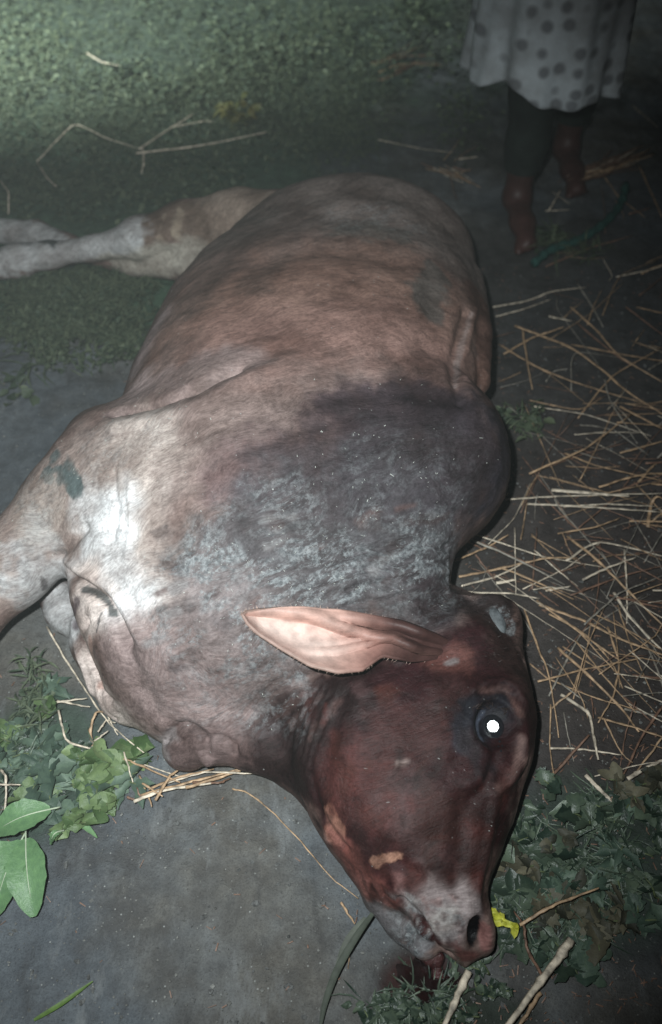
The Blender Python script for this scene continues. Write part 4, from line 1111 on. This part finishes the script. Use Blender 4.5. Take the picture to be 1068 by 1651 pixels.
for px, py in [(690, 1622), (722, 1600), (745, 1640), (770, 1600), (790, 1570), (700, 1650), (660, 1640), (640, 1655), (730, 1575), (800, 1600), (600, 1655)]:
    o = weed(P(px, py), random.randint(10, 16), random.uniform(.014, .026), random.uniform(.006, .011), random.uniform(.01, .025), .035, M_LEAF, 'x', 'leafy weeds below the muzzle', lobes=random.choice([0, 2]))
    classify(o, 'dark weeds at the bottom below the muzzle', px, True)
for px, py in [(25, 1200), (60, 1215), (95, 1210), (130, 1235), (30, 1245), (75, 1255), (110, 1265), (150, 1270), (175, 1285), (60, 1290), (20, 1180), (125, 1300), (85, 1120), (70, 1160), (200, 1260), (205, 1235), (90, 1320), (150, 1310), (170, 1245), (5, 1225), (115, 1335)]:
    nn_ = random.randint(12, 20); lb_ = random.choice([0, 0, 2])
    o = weed(P(px, py), nn_, random.uniform(.020, .055), random.uniform(.010, .024), random.uniform(.012, .04), .04, random.choice([M_LEAF3, M_LEAF3, M_LEAF4]), 'x', 'low weeds left of the brisket', lobes=lb_)
    classify(o, weed_phrase(px, py, lb_, nn_, 'left of the brisket'), px, True)
# broad-leaved plant at the left edge
root = bpy.data.objects.new('broad_leaf_plant', None); COL.objects.link(root); root.location = P(40, 1345, 0)
tag(root, 'pale green plant with large oval leaves at the left edge', 'plant')
bpy.context.view_layer.update()
def big_leaf(a, b, W, za, zb, droop=0.0):
    A = P(*a, za) - root.location; Bp = P(*b, zb) - root.location
    vs, fs, vals = [], [], []
    d = Bp - A; L = d.length; d.normalize(); sd = d.cross(Vector((0, 0, 1))).normalized(); up_ = sd.cross(d); n = 18; k = 9
    for i in range(n + 1):
        t = i / n; w_ = W * (math.sin(math.pi * min(1, t * .94 + .03)) ** .7) * (1 - .18 * t) * (1 + .04 * math.sin(t * 23))
        c = A + d * L * t + Vector((0, 0, .015 * math.sin(math.pi * t) - droop * t * t))
        for j in range(k):
            s_ = (j / (k - 1)) * 2 - 1
            vs.append(c + sd * w_ * s_ + up_ * (abs(s_) ** 1.3 * w_ * .28 + .0018 * math.sin(t * 40 + abs(s_) * 6) * abs(s_)))
            vals.append(.3 + .4 * random.random() * .5)
    for i in range(n):
        for j in range(k - 1): q_ = i * k + j; fs.append((q_, q_ + 1, q_ + k + 1, q_ + k))
    o = leaf_obj('leaf', vs, fs, vals, M_LEAFB, root)
    pth = [A + d * L * t + Vector((0, 0, .015 * math.sin(math.pi * t) - droop * t * t + .0012)) for t in [i / 14 for i in range(-2, 12)]]
    ve = mesh_obj('midrib', *tube(pth, [.0017 * (1 - i / 18) for i in range(14)], 6), mat=M_VEIN); ve.parent = o
big_leaf((82, 1305), (-12, 1345), .030, .05, .04)
big_leaf((42, 1352), (55, 1478), .034, .045, .03)
big_leaf((35, 1355), (-10, 1480), .034, .04, .02)
big_leaf((30, 1365), (-40, 1420), .030, .03, .02)
big_leaf((100, 1340), (82, 1362), .007, .03, .02)
stm = mesh_obj('stem', *tube(smooth_path([Vector((0, 0, -.01)), Vector((0, 0, .02)), Vector((.01, .01, .045))], 6), [.004] * 7, 6), mat=M_STEM, parent=root)
tag(leaf_obj('curved_leaf', *(lambda v_, f_, a_: (v_, f_, a_))(*(lambda: (lambda vs, fs, vals: (leaf(vs, fs, vals, P(118, 1320, .02), P(165, 1345, .01) - P(118, 1320, .02), .055, .006, -.1, .9), (vs, fs, vals))[1])([], [], []))()), mat=M_LEAFB),
    'narrow pale green leaf curling onto soil beside the weeds', 'leaf')
# grass blades
def blade(pts, w_, m, label, lift):
    pa = smooth_path([P(a, b, z) for (a, b), z in zip(pts, lift)], 16); vs, fs = [], []
    for i, p in enumerate(pa):
        t = i / 16; d = (pa[min(i + 1, 16)] - pa[max(0, i - 1)]).normalized(); sd = d.cross(Vector((0, 0, 1))).normalized(); ww = w_ * math.sin(math.pi * min(.97, .12 + t * .86)) ** .6
        vs += [p - sd * ww + Vector((0, 0, ww * .4)), p, p + sd * ww + Vector((0, 0, ww * .4))]
    for i in range(16): k = i * 3; fs += [(k, k + 1, k + 4, k + 3), (k + 1, k + 2, k + 5, k + 4)]
    return tag(mesh_obj('grass_blade', vs, fs, m), label, 'grass blade')
blade([(55, 1645), (100, 1618), (150, 1582)], .0035, M_GREENB, 'bright green blade of grass lying on soil at lower left', [.01, .015, .01])
blade([(602, 1472), (575, 1510), (545, 1562), (525, 1615), (515, 1665)], .0055, simple('dusty_dark_blade', (.05, .06, .045), .6, .3, 60), 'long dusty dark green blade leaning past the chin', [.05, .05, .04, .03, .02])
blade([(590, 1480), (560, 1520), (540, 1570)], .006, simple('dusty_grey_blade', (.10, .11, .09), .6, .3, 60), 'short dusty blade tucked under the long dark one', [.03, .03, .01])
# crumpled yellow leaf at the nostril
vs, fs, vals = [], [], []
A = P(788, 1470, .07); Bq = P(836, 1502, .055); d = (Bq - A); L = d.length; d.normalize(); sd = d.cross(Vector((0, 0, 1))).normalized()
for i in range(13):
    for j in range(7):
        t = i / 12; s_ = j / 3 - 1; w_ = .011 * (.75 + .25 * math.sin(t * 7))
        vs.append(A + d * L * t + sd * w_ * s_ + Vector((0, 0, .005 * math.sin(t * 15 + s_ * 4) + .004 * math.cos(s_ * 7 + t * 9)))); vals.append(random.random()); vs[-1] += Vector((random.gauss(0, .0012), random.gauss(0, .0012), random.gauss(0, .002)))
for i in range(12):
    for j in range(6): q_ = i * 7 + j; fs.append((q_, q_ + 1, q_ + 8, q_ + 7))
tag(leaf_obj('yellow_leaf', vs, fs, vals, leaf_mat('crumpled_yellow', (.30, .31, .03), (.50, .50, .08))), 'crumpled bright yellow leaf touching the nostril', 'leaf')

# ground cover nobody could count: tiny leaves and blades behind and left of the cow
def cover(name, regions, label_mat, Lr, count_h):
    vs, fs, vals = [], [], []
    for (x0, y0, x1, y1, n, ss) in regions:
        cl = [(random.uniform(x0, x1), random.uniform(y0, y1), random.uniform(.5, 1.7)) for _ in range(max(3, n // 75))]
        for _ in range(n):
            cx, cy, cs = random.choice(cl)
            px = cx + random.gauss(0, (x1 - x0) * .05 + 8); py = cy + random.gauss(0, (y1 - y0) * .06 + 6)
            q = P(px, py, random.uniform(0, count_h) ** 1.0); a = random.uniform(0, 2 * math.pi)
            if cs < .95 or random.random() < .2: leaf(vs, fs, vals, q, (math.cos(a), math.sin(a), random.uniform(.1, 1.0)), Lr * random.uniform(1.6, 4.2) * ss, Lr * .09, random.uniform(.2, .8), random.random(), 0, 3)
            else: leaf(vs, fs, vals, q, (math.cos(a), math.sin(a), random.uniform(-.1, .6)), Lr * random.uniform(.5, 1.1) * ss * cs, Lr * .42 * random.uniform(.6, 1.2) * ss * cs, random.uniform(0, .5), random.random() ** 1.6, 0, 3, random.gauss(0, .5))
    return tag(leaf_obj(name, vs, fs, vals, label_mat), kind='stuff')
cover('weed_cover', [(-60, -40, 560, 260, 9500, .55), (-60, 120, 420, 330, 5500, .6), (440, -20, 760, 250, 2000, .5), (0, 440, 230, 540, 3600, .5), (0, 530, 210, 590, 700, .5), (-30, 540, 60, 640, 60, .8), (50, 1080, 110, 1190, 160, .35), (800, 640, 860, 720, 90, .6),
                     (880, 380, 960, 440, 120, .8)], M_LEAFD, .030, .035)
cover('leaf_litter', [(830, 1270, 1075, 1500, 700, .8), (10, 1160, 210, 1330, 420, .8), (620, 1590, 860, 1660, 260, .7)], M_LEAF, .020, .012)
# yellowish clump behind the hind legs
yw = weed(P(385, 205), 60, .045, .018, .09, .10, leaf_mat('yellowish_leaves', (.09, .10, .035), (.19, .17, .06)), 'yellowish clump of weed behind the hind legs', None)
# crumbs of soil and chaff
def crumbs():
    vs, fs = [], []
    for _ in range(2600):
        px = random.uniform(-20, 1090); py = random.uniform(420, 1670) if random.random() < .8 else random.uniform(1100, 1670)
        q = P(px, py, .002); r = random.uniform(.0006, .0022) * (1.6 if random.random() < .06 else 1)
        k = len(vs)
        vs += [q + Vector((random.uniform(.6, 1.3) * r * x, random.uniform(.6, 1.3) * r * y, random.uniform(.5, 1) * r * z)) for x, y, z in ((1, 0, 0), (0, 1, 0), (-1, 0, 0), (0, -1, 0), (0, 0, 1), (0, 0, -1))]
        fs += [(k, k + 1, k + 4), (k + 1, k + 2, k + 4), (k + 2, k + 3, k + 4), (k + 3, k, k + 4), (k + 1, k, k + 5), (k + 2, k + 1, k + 5), (k + 3, k + 2, k + 5), (k, k + 3, k + 5)]
    tag(mesh_obj('soil_crumbs', vs, fs, simple('soil_crumb', (.20, .20, .19), .8, .6, 25), smooth=False), kind='stuff')
    vs, fs = [], []
    for _ in range(1100):
        px = random.uniform(740, 1080) if random.random() < .8 else random.uniform(0, 1080); py = random.uniform(430, 1660)
        q = P(px, py, .004); a = random.uniform(0, 6.3); L = random.uniform(.004, .014); d = Vector((math.cos(a), math.sin(a), random.uniform(-.1, .3))) * L; s_ = Vector((-math.sin(a), math.cos(a), 0)) * random.uniform(.0004, .0011)
        k = len(vs); vs += [q - s_, q + s_, q + d + s_, q + d - s_, q + d * .5 + Vector((0, 0, .001))]; fs += [(k, k + 1, k + 4), (k + 1, k + 2, k + 4), (k + 2, k + 3, k + 4), (k + 3, k, k + 4)]
    tag(mesh_obj('chaff', vs, fs, STRAW[2]), kind='stuff')
crumbs()

# ------------------------------------------------------------------ teal rope, person
rp = smooth_path([P(860, 425, .02), P(890, 402, .03), P(930, 388, .03), (P(972, 362, .03)), P(1000, 330, .03), P(1010, 296, .05)], 40)
rv, rf = tube(rp, [.012 + .0022 * math.sin(i * 1.7) for i in range(41)], 10)
tag(mesh_obj('rope', rv, rf, simple('teal_rope', (.022, .085, .072), .7, .35, 90, .3, .8, .004)), 'teal rope curling over dark soil beside the bare foot', 'rope')

def person():
    fx, fy = P(852, 395, .03).x, P(852, 395, .03).y
    v = Vox((fx - .40, fy - .10, -.02), (fx + .75, fy + .95, 1.72), .011)
    A = Vector((fx, fy, 0))
    def q(x, y, z): return A + Vector((x, y, z))
    # right foot near, left foot further back; both under the wrap
    for (ox, oy, yw_) in ((0, 0, 0), (.20, .30, .12)):
        v.chain([(q(ox, oy + .02, .028), .026), (q(ox - .005, oy + .10, .040), .036), (q(ox - .01, oy + .20, .055), .036), (q(ox - .01, oy + .235, .05), .034)], k=.02, fz=.8)
        for i, (tx, r) in enumerate(((-.026, .014), (-.010, .0115), (.004, .011), (.017, .010), (.029, .009))):
            v.cone(q(ox + tx * .9, oy + .03, .020), r, q(ox + tx * 1.1, oy - .012 + .007 * i, .014), r * .85, k=.006)
        v.chain([(q(ox - .01, oy + .21, .07), .038), (q(ox - .005, oy + .22, .22), .046), (q(ox, oy + .25, .36), .056), (q(ox * .85, oy * .8 + .25, .50), .055), (q(ox * .7 + (.04 if ox == 0 else -.04), oy * .5 + .28, .72), .075), (q(.05 if ox == 0 else .13, .32, .90), .10)], k=.03)
    v.chain([(q(.10, .32, .92), .12), (q(.14, .31, 1.10), .12), (q(.14, .31, 1.30), .14), (q(.14, .32, 1.40), .09)], k=.05)
    v.cone(q(-.02, .32, 1.37), .065, q(.30, .32, 1.37), .065, k=.05)
    v.chain([(q(.14, .31, 1.42), .055), (q(.14, .29, 1.50), .052)], k=.03)
    v.ell(q(.14, .27, 1.59), (.075, .095, .105), k=.03); v.cone(q(.14, .175, 1.585), .010, q(.14, .165, 1.565), .013, k=.015)
    v.ell(q(.065, .28, 1.585), (.012, .02, .03), k=.01); v.ell(q(.215, .28, 1.585), (.012, .02, .03), k=.01)
    v.ell(q(.112, .182, 1.605), (.014, .010, .009), k=.008, cut=True); v.ell(q(.168, .182, 1.605), (.014, .010, .009), k=.008, cut=True)
    v.ell(q(.14, .178, 1.535), (.024, .006, .005), k=.006, cut=True)
    for sx in (-1, 1):
        cx = .14 + sx * .19
        v.chain([(q(cx, .32, 1.36), .055), (q(cx + sx * .05, .31, 1.10), .044), (q(cx + sx * .05, .24, .88), .030), (q(cx + sx * .045, .21, .82), .033), (q(cx + sx * .04, .20, .79), .030)], k=.025)
        for i in range(4):
            v.cone(q(cx + sx * .04 + (i - 1.5) * .003, .185 + i * .016, .79), .0095, q(cx + sx * .03, .175 + i * .016, .71 + .008 * abs(i - 1.5)), .008, k=.006)
        v.cone(q(cx + sx * .035, .185, .80), .011, q(cx + sx * .01, .155, .755), .009, k=.008)
    v.F = np.maximum(v.F, (0.002 - (v.lo[2] + v.h * np.arange(v.n[2])))[None, None, :]).astype(np.float32)
    V_, F_ = v.mesh(); V_ = relax(V_, F_, 2, .5)
    root = bpy.data.objects.new('person', None); COL.objects.link(root); root.location = A
    tag(root, 'person standing behind the rump in a pale spotted wrap, one bare foot forward', 'person')
    bpy.context.view_layer.update()
    o = fast_mesh('body', V_, F_, simple('dark_brown_skin', (.055, .022, .018), .5, .25, 30, .35)); under(o, root)
    # the wrap: pleated tube from the waist to the shins, hem higher at the front left
    vs, fs = [], []; nz, na = 60, 120
    for i in range(nz + 1):
        t = i / nz
        for j in range(na):
            a = 2 * math.pi * j / na; ca, sa = math.cos(a), math.sin(a)      # a=-90deg faces the camera
            hem = .375 + .08 * math.exp(-((((a - R(235) + math.pi) % (2 * math.pi)) - math.pi) / .42) ** 2) - .02 * math.cos(a * 3)
            z = .98 + (hem - .98) * t
            fl = .19 + .035 * t ** .8; pl = .012 * t * math.sin(a * 9 + 1.5 * math.sin(t * 3)) + .007 * t * math.sin(a * 17)
            vs.append(q(.02 + (fl + pl) * ca * .96, .30 + (fl * 1.0 + pl) * sa, z))
    for i in range(nz):
        for j in range(na): fs.append((i * na + j, i * na + (j + 1) % na, (i + 1) * na + (j + 1) % na, (i + 1) * na + j))
    m, n, l, p = nmat('spotted_cotton'); tv = coords(n, l)
    vo = n.new('ShaderNodeTexVoronoi'); vo.inputs['Scale'].default_value = 21; vo.inputs['Randomness'].default_value = .5; l.new(coords(n, l, (1, .01, 1)), vo.inputs['Vector'])
    c = mixc(n, l, ramp(n, l, vo.outputs['Distance'], [(.22, .85), (.42, 0.0)]), (.62, .68, .72), (.17, .18, .20))
    c = mixc(n, l, ramp(n, l, noise(n, l, tv, 12), [(.35, .5), (.6, 0.0)]), c, (.22, .22, .22))
    l.new(c, p.inputs['Base Color']); p.inputs['Roughness'].default_value = .85
    wv = n.new('ShaderNodeBump'); l.new(noise(n, l, tv, 500), wv.inputs['Height']); wv.inputs['Distance'].default_value = .001; l.new(wv.outputs[0], p.inputs['Normal'])
    w_ = mesh_obj('wrap', vs, fs, m); md = w_.modifiers.new('thick', 'SOLIDIFY'); md.thickness = .003; under(w_, root)
    # shirt, trousers under the wrap, hair
    def shell(name, zlo, zhi, grow, mat, cond):
        idx = np.array([cond(*(p - np.array(A))) for p in V_]); keep = idx[F_].all(1); F2 = F_[keep]; used = np.unique(F2); mp = np.full(len(V_), -1); mp[used] = np.arange(len(used))
        NN = vnormals(V_, F_); P2 = V_ + NN * (grow + .006 * fbm(V_, 9, 3, 77)[:, None])
        s_ = fast_mesh(name, P2[used], mp[F2], mat); under(s_, root)
    shell('shirt', 0, 0, .016, simple('dark_shirt', (.03, .035, .04), .85, .3, 20), lambda x, y, z: .90 < z < 1.43 and not (z < 1.05 and (x < -.04 or x > .32)))
    shell('trousers', 0, 0, .014, simple('dark_green_trousers', (.012, .018, .015), .85, .4, 20), lambda x, y, z: .15 < z < .72 and -.2 < x < .5)
    shell('hair', 0, 0, .012, M_DHAIR, lambda x, y, z: z > 1.60 and (y > .22 or z > 1.65))
person()
write_labels()

# ------------------------------------------------------------------ mist hanging in the torch light
def haze():
    x0, x1, y0, y1, z0, z1 = -62, 62, -42, 92, -1.1, 2.6
    vs = [(x, y, z) for z in (z0, z1) for y in (y0, y1) for x in (x0, x1)]
    fs = [(0, 2, 3, 1), (4, 5, 7, 6), (0, 1, 5, 4), (2, 6, 7, 3), (0, 4, 6, 2), (1, 3, 7, 5)]
    m = bpy.data.materials.new('night_mist'); m.use_nodes = True; n = m.node_tree.nodes; l = m.node_tree.links
    n.remove(n['Principled BSDF']); v = n.new('ShaderNodeVolumePrincipled'); v.inputs['Density'].default_value = 0.0062
    v.inputs['Color'].default_value = (.90, .97, .95, 1); v.inputs['Anisotropy'].default_value = 0.0
    l.new(v.outputs[0], n['Material Output'].inputs['Volume'])
    tag(mesh_obj('haze', vs, fs, m, smooth=False), kind='stuff')
haze()

# ------------------------------------------------------------------ dark wet stain, clods and pebbles
def wet_patch():
    cx, cy = 686, 1590; vs = [P(cx, cy, .022)]; fs = []; seg = 72; rg = 8
    for i in range(1, rg + 1):
        for j in range(seg):
            t = 2 * math.pi * j / seg; r = (.036 + .010 * math.sin(3 * t + 1) + .008 * math.sin(5 * t + .3) + .005 * math.sin(11 * t)) * (i / rg)
            p_ = P(cx, cy) + Vector((r * math.cos(t) * 1.1, r * math.sin(t), 0)); f_ = 1 - (i / rg) ** 2
            vs.append(Vector((p_.x, p_.y, .004 + .014 * f_ * (1 + .5 * math.sin(p_.x * 190) * math.cos(p_.y * 170)) - .006 * (i == rg))))
    for j in range(seg): fs.append((0, 1 + j, 1 + (j + 1) % seg))
    for i in range(rg - 1):
        for j in range(seg): k = 1 + i * seg; fs.append((k + j, k + seg + j, k + seg + (j + 1) % seg, k + (j + 1) % seg))
    o = mesh_obj('blood_stain', vs, fs, simple('wet_dark_red', (.022, .006, .006), .22, .6, 70, .6, 1.0, .006))
    tag(o, 'dark wet blood stain on the soil beneath the muzzle', 'stain')
wet_patch()
def clods():
    vs, fs = [], []
    for _ in range(900):
        px = random.uniform(-10, 1080); py = random.uniform(430, 1660)
        r = random.choice([.001, .0014, .002, .0028, .004]) * random.uniform(.7, 1.2); q_ = P(px, py, r * .25 - .001)
        a, b = uvsphere(q_, r, 6, 4, (random.uniform(.7, 1.6), random.uniform(.7, 1.4), random.uniform(.5, .9)))
        a = [x + Vector((random.gauss(0, r * .28), random.gauss(0, r * .28), random.gauss(0, r * .22))) for x in a]
        k = len(vs); vs += a; fs += [tuple(x + k for x in f) for f in b]
    tag(mesh_obj('soil_clods', vs, fs, simple('clod', (.14, .142, .14), .8, .5, 120, .3, .8, .003), smooth=False), kind='stuff')
clods()
def hide_chaff():
    vs, fs = [], []
    for cx, cy, sx, sy, n in ((640, 780, 90, 60, 70), (450, 900, 110, 50, 80), (380, 1060, 60, 60, 40), (130, 720, 50, 30, 50), (60, 830, 40, 40, 40), (250, 670, 60, 20, 30), (520, 600, 150, 150, 40), (620, 960, 60, 20, 20)):
        for _ in range(n):
            px, py = random.gauss(cx, sx), random.gauss(cy, sy); r0 = bvh.ray_cast(CAM, ray(px, py).normalized())
            if r0[0] is None: continue
            p0, nn = Vector(r0[0]), Vector(r0[1]); t = nn.orthogonal().normalized(); t = Matrix.Rotation(random.uniform(0, 6.3), 3, nn) @ t; u = nn.cross(t)
            L = random.uniform(.0006, .0020) * (2 if random.random() < .08 else 1); W = random.uniform(.0003, .0007); p0 = p0 + nn * .0012; k = len(vs)
            vs += [p0 - t * L - u * W, p0 - t * L + u * W, p0 + t * L + u * W * .5 + nn * .001, p0 + t * L - u * W * .5 + nn * .001]; fs.append((k, k + 1, k + 2, k + 3))
    tag(mesh_obj('chaff_flecks', vs, fs, simple('pale_fleck', (.40, .41, .38), .7, .5, 90)), kind='stuff')
hide_chaff()
